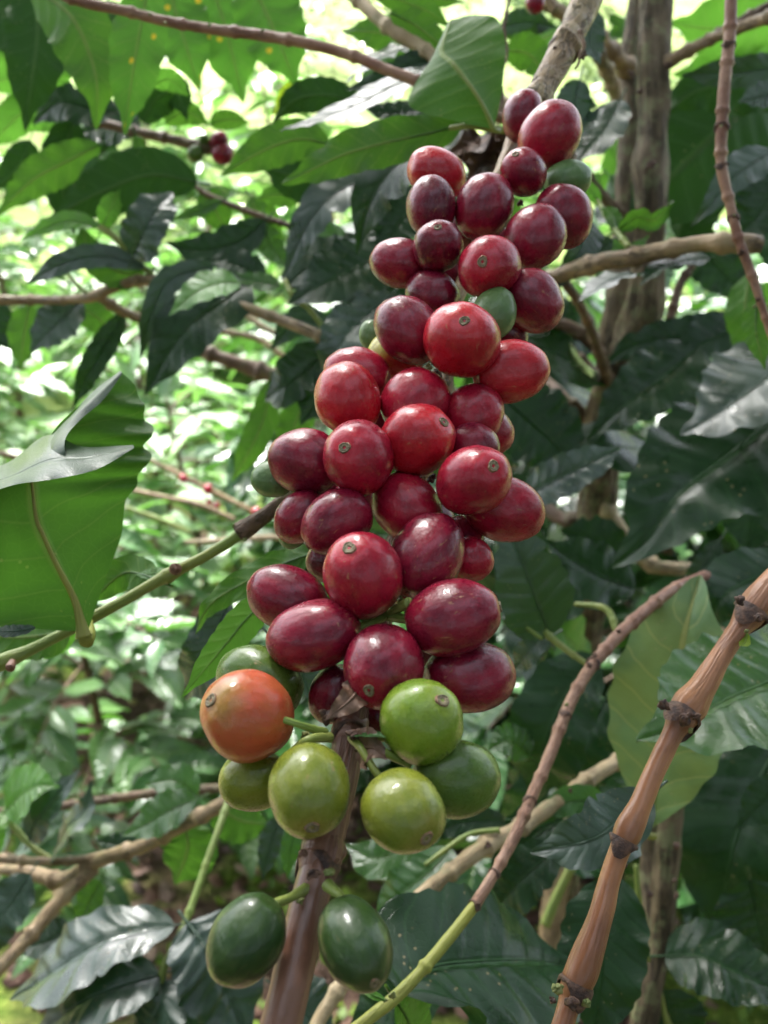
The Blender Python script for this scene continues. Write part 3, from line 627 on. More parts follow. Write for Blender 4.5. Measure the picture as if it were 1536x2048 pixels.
UZ = []
def unit_cherry(seed):
    """unit cherry: radius 1 across, 1 along z (scaled per fruit), faint facets, flattened navel end and stalk dimple"""
    V, F = [], []; nr, ns = 30, 40; rnd = random.Random(seed); o = Vector((rnd.random() * 20, 0, 0))
    for i in range(1, nr):
        th = math.pi * i / nr
        for j in range(ns):
            ph = 2 * math.pi * j / ns; x, y, z = math.sin(th) * math.cos(ph), math.sin(th) * math.sin(ph), math.cos(th)
            rr = 1 + 0.05 * mnoise.noise(Vector((x, y, z)) * 1.1 + o) + 0.02 * mnoise.noise(Vector((x, y, z)) * 2.6 + o) + 0.008 * math.cos(2 * ph) * math.sin(th) ** 2 - 0.012 * math.exp(-((ph - 1.57) % math.pi - 0) ** 2 / .01) * math.sin(th)
            x *= rr * (1 + .025 * math.sin(th)); y *= rr * .97; z = z * rr
            if z > .93: z = .93 + (z - .93) * .55
            if z < -.93: z = -.93 - (abs(z) - .93) * .2
            V.append((x, y, z))
    top = max(v[2] for v in V[:ns]) + .004; UZ.append(top); V.append((0, 0, top)); V.append((0, 0, -.93)); t, b = len(V) - 2, len(V) - 1
    for i in range(nr - 2):
        for j in range(ns): F.append((i * ns + j, (i + 1) * ns + j, (i + 1) * ns + (j + 1) % ns, i * ns + (j + 1) % ns))
    for j in range(ns):
        F.append((t, j, (j + 1) % ns)); q = (nr - 2) * ns; F.append((b, q + (j + 1) % ns, q + j))
    return mk_mesh('cherry', V, F, M['red'])
UC = [unit_cherry(k) for k in range(9)]
def unit_navel(sd_):
    rnd = random.Random(sd_); prof = [(0.215, .925), (0.205, .962), (0.18, .985), (0.155, .978), (0.125, .962), (0.10, .972), (0.075, .968), (.05, .95), (0.03, .945)]; V, F = [], []; ns = 22
    for k, (r, z) in enumerate(prof):
        for j in range(ns):
            a = 6.2832 * j / ns; w_ = 1 + .10 * math.sin(2 * a + sd_ * 2) + .06 * math.sin(3 * a + sd_) + .05 * math.sin(7 * a + sd_ + k * .6); V.append((r * w_ * (.66 + .06 * sd_) * math.cos(a), r * w_ * (.66 + .06 * sd_) * math.sin(a), z))
    V.append((0, 0, .955))
    for k in range(len(prof) - 1):
        for j in range(ns): F.append((k * ns + j, k * ns + (j + 1) % ns, (k + 1) * ns + (j + 1) % ns, (k + 1) * ns + j))
    for j in range(ns): F.append(((len(prof) - 1) * ns + j, (len(prof) - 1) * ns + (j + 1) % ns, len(V) - 1))
    n = NT('navel_ring'); tc = n.n('ShaderNodeTexCoord'); sp = n.n('ShaderNodeVectorMath', operation='LENGTH'); mv = n.vmul(tc.outputs['Object'], (1, 1, 0)); n.l(mv, sp.inputs[0])
    r = sp.outputs['Value']; rv, rr = n.rand(); nz = n.noise(n.vmul(tc.outputs['Object'], (1, 1, 1), rv), 9, 3)
    c = n.mix(n.mapr(r, .03, .06), (0.03, 0.018, 0.01), (0.25, 0.2, 0.11)); c = n.mix(n.mapr(r, .07, .12), c, (0.17, 0.14, 0.075)); c = n.mix(n.mapr(r, .14, .17), c, (0.26, 0.13, 0.07)); c = n.mix(n.mapr(nz, .4, .7, 0, .5), c, (0.08, 0.05, 0.03))
    return mk_mesh('navel', V, F, n.done(n.bsdf(c, .6, nz, .3, .02).outputs[0]))
UN = [unit_navel(q) for q in range(4)]
CL = {'bright': 'bright red ripe cherry', 'red': 'red ripe cherry', 'maroon': 'dark red ripe cherry', 'dark': 'nearly black-red ripe cherry', 'blushing': 'half ripe cherry, red above and yellow-green below',
      'orange': 'orange-red cherry just turning ripe', 'lime': 'lime green unripe cherry', 'olive': 'olive yellow-green unripe cherry', 'green': 'green unripe cherry', 'darkgreen': 'dark green unripe cherry', 'palegreen': 'small pale green unripe cherry'}
bpts = np.array([tuple(P(q[0], q[1], q[2])) for q in BR]); brs = spline(bpts, 200)
def put_cherry(parent, pos, ax, b, a, colr, k, navel=True, mesh=None):
    z = ax; x = z.orthogonal().normalized(); y = z.cross(x)
    rot = Matrix((x, y, z)).transposed().to_4x4(); rot = rot @ Matrix.Rotation(k * 1.7, 4, 'Z')
    o = bpy.data.objects.new('cherry', UC[k % 9]); COL.objects.link(o); o.parent = parent
    o.matrix_local = Matrix.Translation(pos - parent.location) @ rot @ Matrix.Diagonal((b, b, a, 1))
    o.material_slots[0].link = 'OBJECT'; o.material_slots[0].material = M[colr]; o['label'] = CL[colr]
    if navel:
        n = bpy.data.objects.new('navel', UN[k % 4]); COL.objects.link(n); n.parent = o; n.location = (0, 0, UZ[k % 9] - .955)
    return o
for c in cher:
    k = c['d'] / FPX; pos = P(c['px'], c['py'], c['d']); b, a = c['b'] * k * 1.06, c['a'] * k * 1.03
    o = put_cherry(main, pos, c['ax'], b, a, c['col'], c['i'])
    # stalk from the fruit's base to the branch, as a sub-part (vertices in the cherry's local space)
    pb = pos - c['ax'] * a * .93
    dist = np.linalg.norm(brs - np.array(pb), axis=1); j = int(np.argmin(dist)); tgt = Vector(brs[j])
    if c['py'] > 1780: tgt = P(650 if c['px'] > 600 else 610, 1765, .162)
    mid_ = (pb + tgt) * .5 - c['ax'] * .002
    v, f, bk = tube_data([(*(pb + c['ax'] * .0006), .00135), (*(pb - c['ax'] * .0015), .0011), (*mid_, .00105), (*tgt, .0015)], sides=9, seg=12, rough=.06, seed=c['i'], cap=False)
    inv = (Matrix.Translation(main.location) @ o.matrix_local).inverted()
    me = mk_mesh('stalk', [tuple(inv @ Vector(q)) for q in v], f, M['stalk'], bark=bk); so = bpy.data.objects.new('stalk', me); COL.objects.link(so); so.parent = o
# nodes along the branch: swollen collars, scars, dried bracts
def collar(parent, pp, k, mat='b_tan', grow=1.28, seed=0):
    """ring swelling at index position k of a px path"""
    q0 = np.array(pp[k]); q1 = np.array(pp[min(k + 1, len(pp) - 1)]); dr = q1 - q0; ln = np.hypot(dr[0], dr[1]); u = dr / max(ln, 1)
    r = q0[3]; prof = ((-1.1, .98), (-.6, 1.12), (-.2, grow), (0, grow * 1.05), (.15, grow), (.45, 1.06), (.8, .97))
    pts = [tuple(q0 + u * (z * r))[:3] + (r * g,) for z, g in prof]
    v, f, b = tube_data(pts3(pts), sides=24, seg=22, rough=.10, seed=seed, cap=False)
    return mesh_obj('node', v, f, M[mat], parent, bark=b)
for k, sd_ in ((2, 1), (4, 2), (5, 3), (7, 4), (9, 6), (11, 5)): collar(main, BR, k, 'b_tan', 1.22, sd_)
for k, sd_ in ((19, 6), (22, 7)): collar(main, [(a, b, c, r * .99) for a, b, c, r in BR], k, 'b_young', 1.1, sd_)
for (x, y, d, s, mt, sd_) in ((1030,222,.303,20,'bud',1),(1112,100,.318,18,'bract',2),(1165,110,.318,20,'bract',21),(875,745,.235,26,'bract',3),(905,725,.235,22,'bract',4),(855,735,.237,20,'bud',5),(890,600,.25,20,'bract',6),(862,955,.214,24,'bract',7),(990,358,.285,16,'bract',8),(1040,405,.275,18,'bract',22),
    (775,1225,.195,26,'bud',9),(800,1200,.195,24,'bud',10),(735,1245,.197,18,'bud',11),(690,1400,.178,44,'bract',12),(655,1430,.176,40,'bract',13),(715,1470,.172,46,'bract',14),(640,1470,.174,34,'bud',15),(745,1480,.174,30,'bud',16),(612,1472,.172,26,'bud',17),
    (625,1745,.156,32,'bract',18),(658,1742,.156,28,'bud',19),(600,1800,.156,20,'bud',20),(605,1705,.158,22,'bract',23)): bud(main, x, y, d, s, sd_, mt)
leaf(main, [(700,1470,.176),(735,1468,.170),(772,1475,.166)], 13, 'l_mid', 30, 'small green stipule leaf at the lower node', wave=.05, petiole=0, nV=16, nU=4)
leaf(main, [(722,1370,.176),(700,1400,.172),(650,1440,.17)], 24, 'dead', 20, 'withered brown bract', wave=.3, petiole=0, nV=20, nU=5)
leaf(main, [(712,1500,.172),(745,1495,.168),(775,1520,.166)], 24, 'dead', -30, 'withered brown bract', wave=.3, petiole=0, nV=20, nU=5)
tube('dried_tendril', [(1160,62,.318,5),(1168,90,.316,4),(1160,110,.315,3),(1158,125,.315,2.5),(1150,138,.315,1.5)], 'b_brown', main, sides=8, seg=24, rough=.3)

for (x, y, ph, ln, kk) in ((640,1722,.3,1.1,1.0),(700,1462,1.2,1.2,1.02),(1040,262,.5,.8,1.0),(1130,95,1.4,.6,1.02)): sheath(main, BR, x, y, kk, ln, ph, 'bract' if y > 1000 else 'dead', seed=x)
for q in ([(528,1822,.1535,9),(552,1806,.1545,9),(582,1795,.157,9),(612,1778,.161,13)],[(702,1818,.1535,9),(680,1792,.1545,9),(655,1770,.158,13)],[(556,1436,.169,8),(600,1450,.170,7),(650,1466,.175,10)],[(590,1498,.169,8),(620,1478,.168,9),(660,1475,.174,10)],
          [(778,1578,.1665,9),(745,1535,.1675,8),(725,1500,.17,9),(705,1475,.175,11)],[(820,1530,.171,8),(760,1500,.169,9),(715,1480,.175,11)],[(855,1500,.17,9),(800,1480,.172,9),(720,1468,.176,11)],
          [(718,1258,.187,11),(745,1245,.189,10),(772,1228,.194,11)],[(818,1205,.186,11),(800,1215,.189,10),(778,1228,.194,11)],[(822,1240,.187,10),(798,1236,.19,10),(778,1232,.194,11)]):
    tube('stalk', q, 'g_stem', main, sides=12, seg=24, rough=.06, seed=len(q) + int(q[0][0]))
# ================================================================ THE TREE ON THE RIGHT
tree = thing('coffee_tree', 'coffee tree with rough grooved grey-brown trunk and big dark leaves at right', 'tree', P(1180, 1500, .80))
tube('trunk', [(1318,-900,.62,17),(1320,-400,.62,26),(1318,-80,.62,32),(1312,60,.62,32),(1308,180,.62,31),(1306,280,.62,30),(1300,330,.62,35),(1302,400,.62,30),(1298,500,.63,32),(1292,600,.64,38),(1270,680,.66,45),(1235,760,.68,42),(1205,860,.70,38),(1200,960,.72,37),(1190,1060,.74,37),(1180,1180,.76,35),(1160,1350,.8,33),(1140,1600,.86,30),(1120,1900,.95,26)], 'b_trunk', tree, sides=36, seg=420, rough=.05, nodes=.0, fluted=.13, seed=11)
tube('trunk_fork', [(1280,-60,.68,16),(1268,60,.68,19),(1258,140,.68,26),(1262,200,.67,20),(1255,330,.67,22),(1245,500,.67,24),(1240,620,.67,32),(1225,720,.68,34)], 'b_trunk', tree, sides=24, seg=200, rough=.05, fluted=.08, seed=12)
def br(parent, pts, mat, **kw):
    kw.setdefault('sides', 14); kw.setdefault('rough', .05); kw.setdefault('fluted', .03)
    return tube('branch', pts, mat, parent, **kw)
br(tree, [(1262,145,.67,19),(1225,105,.65,16),(1180,60,.62,15),(1130,30,.60,14),(1095,5,.59,13),(1060,-30,.58,12)], 'b_tan', nodes=.02, seed=21)
br(tree, [(1335,125,.61,14),(1370,105,.6,12),(1430,75,.58,11),(1500,48,.56,12),(1580,20,.54,12)], 'b_tan', nodes=.02, seed=22)
br(tree, [(1400,92,.60,10),(1460,55,.60,10),(1560,0,.6,10)], 'b_brown', nodes=.02, seed=23)
br(tree, [(1245,240,.66,12),(1225,170,.64,13),(1205,125,.62,14),(1190,90,.6,12)], 'b_pale', nodes=.016, seed=24)
br(tree, [(1060,580,.5,13),(1100,558,.5,15),(1150,540,.49,17),(1200,525,.48,18),(1260,515,.47,17),(1330,500,.46,17),(1400,487,.45,16),(1450,487,.44,19),(1500,488,.44,20),(1522,490,.44,16)], 'b_tan', nodes=.022, swell=.3, seed=25, sides=20)
br(tree, [(1140,305,.6,10),(1180,360,.6,10),(1220,410,.61,11),(1260,450,.63,11)], 'b_brown', nodes=.03, seed=26)
br(tree, [(1130,565,.5,10),(1160,610,.52,9),(1190,680,.58,10),(1215,760,.66,12)], 'b_brown', nodes=.03, seed=27)
br(tree, [(1220,720,.68,14),(1150,660,.66,13),(1090,640,.66,12),(1030,620,.66,10)], 'b_brown', nodes=.03, seed=28)
br(tree, [(1190,850,.7,15),(1130,800,.7,14),(1085,760,.72,12),(1000,700,.75,10)], 'b_brown', nodes=.04, seed=29)
br(tree, [(1200,1040,.74,16),(1130,1040,.75,15),(1080,1010,.77,14),(1000,980,.8,12)], 'b_brown', nodes=.04, seed=30)
br(tree, [(1340,640,.66,10),(1360,570,.66,9),(1385,530,.66,8)], 'b_brown', nodes=.03, seed=31)
br(tree, [(1200,1000,.72,16),(1290,1120,.72,14),(1380,1140,.72,14),(1460,1150,.74,14)], 'b_pale', nodes=.03, seed=32)
bud(tree, 1300, 330, .60, 26, 31, 'bract', 'bark_knot'); bud(tree, 1335, 130, .60, 18, 32, 'bract', 'bark_knot'); bud(tree, 1262, 150, .65, 20, 33, 'bract', 'bark_knot')
bud(tree, 1280, 185, .60, 16, 34, 'bract', 'bark_knot')
T = tree
leaf(T, [(1590,15,.75),(1440,55,.74),(1340,45,.74)], 80, 'l_lit', 'u')
leaf(T, [(1560,110,.78),(1450,135,.77),(1345,150,.78)], 55, 'l_lit', 'u')
leaf(T, [(1580,130,.6),(1480,145,.6),(1360,150,.62)], 30, 'l_blue', 40)
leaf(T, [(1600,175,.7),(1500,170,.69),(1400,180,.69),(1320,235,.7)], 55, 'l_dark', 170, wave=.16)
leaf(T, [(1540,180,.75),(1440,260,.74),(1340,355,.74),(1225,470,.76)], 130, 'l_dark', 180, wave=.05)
leaf(T, [(1290,270,.72),(1250,330,.71),(1225,430,.73)], 48, 'l_lit', 175)
leaf(T, [(1545,300,.5),(1470,350,.49),(1420,410,.49),(1380,455,.5)], 27, 'l_blue', 20)
leaf(T, [(1580,185,.52),(1530,190,.52),(1475,205,.52)], 25, 'l_blue', 10)
leaf(T, [(1560,330,.62),(1520,420,.62),(1470,480,.63)], 60, 'l_dark', 10)
leaf(T, [(1400,300,.78),(1370,420,.78),(1330,560,.78)], 70, 'l_dark', 170)
leaf(T, [(1380,470,.8),(1440,540,.8),(1500,600,.8)], 50, 'l_dark')
tube('shoot', [(1258,495,.47,7),(1235,465,.48,7),(1215,435,.49,6),(1195,400,.5,4)], 'g_stem', T, sides=10, seg=40, rough=.04, nodes=.012, seed=5)
leaf(T, [(1235,460,.48),(1275,435,.475),(1310,440,.47),(1345,402,.47)], 24, 'l_mid', 150, curl=.3)
leaf(T, [(1232,458,.48),(1225,430,.485),(1200,415,.49)], 17, 'l_mid', 'u')
leaf(T, [(1200,405,.5),(1185,385,.5),(1172,355,.5)], 14, 'l_lit', 'u')
leaf(T, [(1180,440,.5),(1160,500,.49),(1105,590,.5)], 26, 'l_blue', 30)
leaf(T, [(1225,478,.5),(1190,500,.5),(1150,520,.49)], 24, 'l_blue', 30)
leaf(T, [(1205,480,.52),(1260,500,.52),(1300,470,.52)], 14, 'l_mid')
leaf(T, [(1275,548,.46),(1240,552,.455),(1200,570,.45),(1158,604,.45)], 32, 'l_blue', -35, 'glossy leaf shining white under the cut side branch')
leaf(T, [(1420,515,.46),(1370,520,.46),(1320,535,.46),(1280,572,.46)], 25, 'l_dark', -30)
leaf(T, [(1160,160,.5),(1150,205,.5),(1170,240,.5),(1210,215,.5)], 34, 'l_blue', 25)
leaf(T, [(1190,20,.5),(1180,80,.5),(1200,130,.5)], 26, 'l_blue', 30)
leaf(T, [(1110,215,.55),(1140,250,.55),(1180,240,.55)], 36, 'l_mid', 160)
leaf(T, [(1240,200,.56),(1200,270,.56),(1150,330,.56)], 36, 'l_dark')
leaf(T, [(1000,55,.7),(1050,45,.7),(1115,55,.7)], 26, 'l_blue', -40)
leaf(T, [(1120,60,.72),(1060,85,.7),(1005,70,.7)], 32, 'l_mid', 'u')
leaf(T, [(1010,100,.66),(1060,110,.66),(1095,160,.66)], 38, 'l_mid', 'u')
leaf(T, [(1220,30,.7),(1240,60,.7),(1200,90,.7)], 14, 'l_mid')
leaf(T, [(1500,545,.55),(1490,620,.545),(1500,690,.55),(1515,750,.56)], 40, 'l_mid', 'u')
leaf(T, [(1500,640,.6),(1440,670,.6),(1390,695,.6),(1350,748,.61)], 42, 'l_dark', 10)
leaf(T, [(1480,640,.62),(1380,670,.62),(1270,690,.63),(1200,740,.64)], 38, 'l_dark', 20)
leaf(T, [(1400,690,.6),(1320,760,.59),(1250,810,.59),(1175,880,.6)], 62, 'l_dark', 5)
leaf(T, [(1600,700,.5),(1510,770,.49),(1430,830,.49),(1360,870,.5)], 78, 'l_blue', -10)
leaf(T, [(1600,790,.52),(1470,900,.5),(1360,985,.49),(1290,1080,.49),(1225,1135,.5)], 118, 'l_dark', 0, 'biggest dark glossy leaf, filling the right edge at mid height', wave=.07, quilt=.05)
leaf(T, [(1050,990,.48),(1110,960,.47),(1180,925,.465),(1243,895,.47)], 42, 'l_blue', -15, 'finely ribbed grey-green leaf beside the red cherries', quilt=.09)
leaf(T, [(1000,790,.6),(1070,850,.6),(1120,900,.6),(1150,960,.6)], 80, 'l_dark', 0)
leaf(T, [(1400,870,.62),(1340,960,.62),(1300,1020,.62)], 60, 'l_dark', 20)
leaf(T, [(1500,880,.66),(1510,1000,.66),(1490,1120,.66)], 80, 'l_dark', 20)
leaf(T, [(1100,1272,.42),(1070,1190,.41),(1035,1100,.405),(1000,1015,.41)], 68, 'l_blue', 0, 'smooth grey-blue leaf right of the cherries with pale midrib', quilt=.03, wave=.04)
leaf(T, [(1270,1178,.6),(1200,1150,.6),(1130,1110,.6),(1090,1080,.6)], 58, 'l_dark', 0)
leaf(T, [(1240,1130,.64),(1190,1080,.64),(1120,1060,.64)], 50, 'l_dark', 20)
leaf(T, [(1170,1215,.5),(1110,1205,.5),(1030,1215,.5)], 36, 'l_dark', 10)
leaf(T, [(1095,1278,.42),(1060,1300,.42),(1025,1345,.43)], 22, 'l_blue', 20)
leaf(T, [(1080,1260,.45),(1040,1235,.45),(1000,1200,.46)], 26, 'l_dark')
leaf(T, [(1190,1310,.5),(1130,1390,.5),(1090,1480,.5),(1070,1600,.52)], 80, 'l_dark', 5)
leaf(T, [(1210,1400,.55),(1160,1500,.55),(1140,1620,.56)], 70, 'l_dark', 5)
leaf(T, [(1600,1130,.42),(1500,1160,.415),(1440,1200,.41),(1415,1270,.42)], 55, 'l_dark', 10)
leaf(T, [(1440,1080,.55),(1400,1140,.55),(1360,1190,.56)], 22, 'l_blue', 20)
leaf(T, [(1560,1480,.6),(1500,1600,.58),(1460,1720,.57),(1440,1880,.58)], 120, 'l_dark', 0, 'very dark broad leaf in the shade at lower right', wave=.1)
leaf(T, [(1600,1700,.64),(1540,1800,.63),(1500,1900,.64)], 110, 'l_dark', 0)
leaf(T, [(1580,1560,.5),(1530,1600,.5),(1470,1660,.5)], 40, 'l_dark', 30)
leaf(T, [(1420,1480,.66),(1400,1560,.66),(1380,1660,.66)], 60, 'l_dark', 20)
tube('shoot', [(1180,1332,.40,6),(1140,1305,.405,6),(1102,1275,.41,7),(1090,1262,.41,6)], 'g_stem', T, sides=10, seg=30, nodes=.012, rough=.03, seed=6)
tube('shoot', [(1232,1262,.44,6),(1222,1230,.445,7),(1200,1213,.45,6),(1150,1208,.46,4)], 'g_stem', T, sides=10, seg=30, nodes=.012, rough=.03, seed=7)
tube('shoot', [(1085,1278,.41,4),(1040,1245,.415,4),(1000,1210,.42,4)], 'g_stem', T, sides=8, seg=20, rough=.03, seed=8)
# extra leaves deep in the crown behind the trunk
rnd = random.Random(77)
for k in range(30):
    x, y, d = rnd.uniform(1010, 1600), rnd.choice([rnd.uniform(250, 560), rnd.uniform(640, 1500), rnd.uniform(1400, 1750)]), rnd.uniform(.74, .98)
    if 1330 < x < 1480 and 520 < y < 660: continue
    if x < 1250 and 600 < y < 900 and k % 2: continue
    a = rnd.uniform(0.2, 2.9); L = rnd.uniform(190, 260) * .6 / d * 1.0
    leaf(T, [(x, y, d), (x + math.cos(a) * L * .5, y + math.sin(a) * L * .45, d - .01), (x + math.cos(a) * L, y + math.sin(a) * L, d + .02)], 52 * .75 / d * .85, 'l_dark', None if k % 3 else 'u', nV=26, nU=4)

# upper branches and leaves added to this tree, unseen above the frame, shading the cherries
def added_upper_crown():
    rnd = random.Random(12); base = P(1318, -80, .62); V, F, UV = [], [], []; TV, TF, TB = [], [], []
    for b in range(22):
        h = 0.26 + 0.85 * b / 22; az = b * 2.4; ln = rnd.uniform(.55, .95) * (1.1 - .35 * h)
        dr = Vector((math.cos(az), math.sin(az), rnd.uniform(.15, .4))).normalized(); p0 = Vector((base.x, base.y, base.z + h))
        pts = [p0 + dr * ln * k / 6 - Vector((0, 0, 1)) * .22 * ln * (k / 6) ** 2 for k in range(7)]
        v, f, bb = tube_data([(*p, .005 * (1.1 - .12 * i)) for i, p in enumerate(pts)], sides=6, seg=14, seed=b); o = len(TV); TV.extend(v); TB.extend(bb); TF.extend(tuple(x + o for x in q) for q in f)
        for k in range(2, 13):
            q = k / 12 * 6; i = min(5, int(q)); p = pts[i].lerp(pts[i + 1], q - i); tg = (pts[i + 1] - pts[i]).normalized(); sd_ = tg.cross(Vector((0, 0, 1))).normalized()
            for sg in (-1, 1):
                if rnd.random() < .4: continue
                t = (sd_ * sg + tg * rnd.uniform(.1, .9) + Vector((0, 0, rnd.uniform(-.1, .3)))).normalized(); L = rnd.uniform(.09, .15)
                if p.z < 1.45 + .22 * p.y + .14: continue
                simple_leaf(V, F, UV, p, t, (Vector((0, 0, 1)) + Vector((rnd.uniform(-.4, .4), rnd.uniform(-.4, .4), 0))).normalized(), L, L * .2, rnd.uniform(.1, .4), .2, rnd)
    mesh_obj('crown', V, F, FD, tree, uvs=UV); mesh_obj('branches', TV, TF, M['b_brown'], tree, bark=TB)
added_upper_crown()
# shaded side branch behind the cherries
bk = thing('coffee_branch', 'shaded branch with dark leaves filling the gap behind the upper red cherries', 'branch', P(1150, 700, .8))
tube('stem', [(1200,760,.78,10),(1100,640,.80,9),(1000,520,.82,8),(900,420,.84,7),(820,300,.86,5)], 'b_brown', bk, sides=10, nodes=.05, seed=301)
tube('stem', [(1180,900,.80,10),(1050,800,.82,9),(920,720,.84,7),(780,650,.86,5)], 'b_brown', bk, sides=10, nodes=.05, seed=302)
rnd = random.Random(178)
for k in range(74):
    x, y, d = rnd.uniform(820, 1230), rnd.uniform(260, 1250), rnd.uniform(.62, .92); a = rnd.uniform(0.1, 3.0); L = rnd.uniform(190, 250) * .62 / d
    if x > 1150 and 560 < y: continue
    leaf(bk, [(x, y, d), (x + math.cos(a) * L * .5, y + math.sin(a) * L * .45, d - .015), (x + math.cos(a) * L, y + math.sin(a) * L, d + .02)], 36 * .75 / d, rnd.choice(['l_dark', 'l_dark', 'l_mid']), None if k % 3 else 'u', nV=26, nU=4)

# ================================================================ OTHER BRANCHES
def branch_thing(label, pts, mat, name='coffee_branch', **kw):
    t = thing(name, label, 'branch', P(*pts[0][:3]), None)
    kw.setdefault('sides', 16); kw.setdefault('rough', .05); kw.setdefault('seg', 200)
    tube('stem', pts, mat, t, **kw); return t
# hanging pinkish branch at right edge
b1 = branch_thing('thin pinkish-brown branch hanging down along the right edge, crossing a cut branch', [(1462,-60,.36,12),(1460,60,.36,12),(1450,160,.36,12),(1444,250,.36,12),(1443,330,.36,11),(1460,410,.36,10),(1478,480,.36,10),(1500,540,.36,9),(1520,600,.36,8),(1545,680,.36,7)], 'b_pink', nodes=.016, swell=.28, seed=41)
for (x, y) in ((1452,88),(1443,250),(1444,330),(1466,432)): sheath(b1, [(1462,-60,.36,12),(1460,60,.36,12),(1450,160,.36,12),(1444,250,.36,12),(1443,330,.36,11),(1460,410,.36,10),(1478,480,.36,10),(1500,540,.36,9)], x, y, 1.1, 1.0, y, seed=y)
for (x, y, s) in ((1452,88,16),(1443,250,12),(1444,330,12),(1466,432,12),(1482,505,16),(1514,600,14)): bud(b1, x, y, .357, s, int(x + y), 'bract')
bud(b1, 1442, 252, .352, 7, 5, 'bud'); bud(b1, 1468, 430, .352, 7, 6, 'bud'); bud(b1, 1508, 612, .352, 10, 7, 'bud')
leaf(b1, [(1515,590,.37),(1512,660,.37),(1530,740,.37)], 26, 'l_mid', 'u')
# copper branch, lower right
CP = [(1620,1080,.262,24.2),(1560,1150,.258,25.1),(1520,1200,.255,31.6),(1497,1232,.254,29.8),(1475,1262,.252,20.5),(1440,1315,.249,21.4),(1405,1375,.246,27.0),(1380,1410,.245,34.4),(1360,1440,.243,28.8),(1345,1468,.242,20.5),(1315,1530,.239,20.5),(1280,1610,.235,23.2),(1255,1665,.232,28.8),(1240,1700,.231,21.4),(1220,1760,.229,21.4),(1195,1850,.225,25.1),(1168,1930,.222,32.6),(1150,1975,.221,29.8),(1138,2010,.22,22.3),(1110,2100,.216,23.2)]
b2 = branch_thing('smooth copper-brown branch with dark papery nodes slanting through the lower right', CP, 'b_copper', sides=26, seg=300, rough=.03, seed=42, fluted=.03)
for (x, y, ph) in ((1505,1222,.2),(1368,1430,.9),(1248,1682,.4),(1155,1968,1.1)): sheath(b2, CP, x, y, 1.02, 1.3, ph, seed=x)
for (x, y, s, mt) in ((1478,1200,26,'bract'),(1515,1235,22,'bract'),(1492,1262,12,'bud'),(1328,1410,28,'bract'),(1370,1440,36,'bract'),(1392,1432,22,'bract'),(1380,1460,16,'bud'),(1228,1672,26,'bract'),(1258,1688,26,'bract'),(1240,1690,14,'bud'),(1250,1730,14,'bract'),(1112,1975,30,'bud'),(1140,2000,36,'bract'),(1172,2005,22,'bud'),(1105,2000,20,'bract')):
    bud(b2, x, y, .237 if y < 1800 else .215, s, int(x * 3 + y), mt)
leaf(b2, [(1493,1265,.25),(1490,1285,.248),(1478,1292,.246)], 7, 'l_yel', 0, petiole=0, nV=14, nU=3)
leaf(b2, [(1620,1325,.34),(1540,1362,.335),(1450,1400,.33),(1370,1445,.325),(1272,1480,.325)], 112, 'l_mid', -8, 'large bright glossy green leaf behind the copper branch', quilt=.07, wave=.07, spec=.8) if False else leaf(b2, [(1620,1325,.34),(1540,1362,.335),(1450,1400,.33),(1370,1445,.325),(1272,1480,.325)], 112, 'l_mid', -8, 'large bright glossy green leaf behind the copper branch', quilt=.07, wave=.07)
leaf(b2, [(1298,1655,.40),(1330,1470,.39),(1352,1350,.385),(1372,1250,.385),(1400,1150,.39)], 114, 'l_pale', 4, 'pale yellowing leaf standing upright behind the copper branch', quilt=.03, wave=.05, petiole=.0, taper=(.95, .85))
tube('petiole', [(1298,1640,.40,8),(1283,1625,.398,7),(1284,1655,.397,8),(1300,1672,.397,8),(1312,1672,.397,6)], 'y_stem', b2, sides=10, seg=40, rough=.03, seed=9)
leaf(b2, [(1300,1590,.30),(1240,1640,.295),(1180,1680,.29),(1060,1705,.30)], 60, 'l_blue', 25, 'blue-green leaf folded behind the copper branch')
# slim branch with a yellow-green tip crossing the lower middle
PK = [(1420,1150,.42,12),(1345,1180,.40,12),(1270,1240,.38,13),(1210,1300,.365,13),(1165,1360,.355,12),(1130,1430,.345,12),(1100,1510,.335,12),(1065,1590,.325,12),(1030,1670,.315,12),(990,1745,.305,11),(950,1810,.298,12),(895,1880,.29,12),(840,1945,.283,12),(790,1995,.278,13),(720,2050,.27,12),(640,2110,.262,12)]
b3 = branch_thing('slim pinkish branch turning yellow-green towards its tip, in the lower middle', PK[:11], 'b_pink', sides=16, seg=260, nodes=.02, swell=.2, seed=43)
tube('green_tip', [PK[10][:3] + (11,)] + PK[11:], 'y_stem', b3, sides=16, seg=120, rough=.03, nodes=.05, seed=44)
for (x, y, s) in ((1178,1330,14),(1190,1310,12),(1058,1608,12),(955,1808,16),(1238,1262,12)): bud(b3, x, y, .29 if y > 1700 else .33, s, int(x + y), 'bract')
for (x, y, s) in ((785,1990,20),(770,2000,14),(1132,1408,10)): bud(b3, x, y, .27 if y > 1700 else .33, s, int(x + y), 'bud')
leaf(b3, [(800,1985,.285),(860,1935,.30),(960,1922,.31),(1050,1920,.32),(1145,1928,.34)], 118, 'l_dark', 0, 'big dark glossy leaf with tan scars at the bottom centre', quilt=.06, wave=.07)
leaf(b3, [(790,2000,.285),(815,2040,.29),(850,2120,.30)], 50, 'l_mid', 10)
leaf(b3, [(770,2000,.27),(740,1985,.27),(735,1960,.275)], 8, 'l_lit', 20, petiole=0)
leaf(b3, [(1240,1755,.36),(1215,1850,.355),(1200,1950,.35),(1185,2090,.35)], 88, 'l_dark', 0, 'tall dark leaf behind the copper branch at the bottom')
leaf(b3, [(850,1880,.35),(820,1960,.35),(700,2060,.36)], 70, 'l_dark', 10)
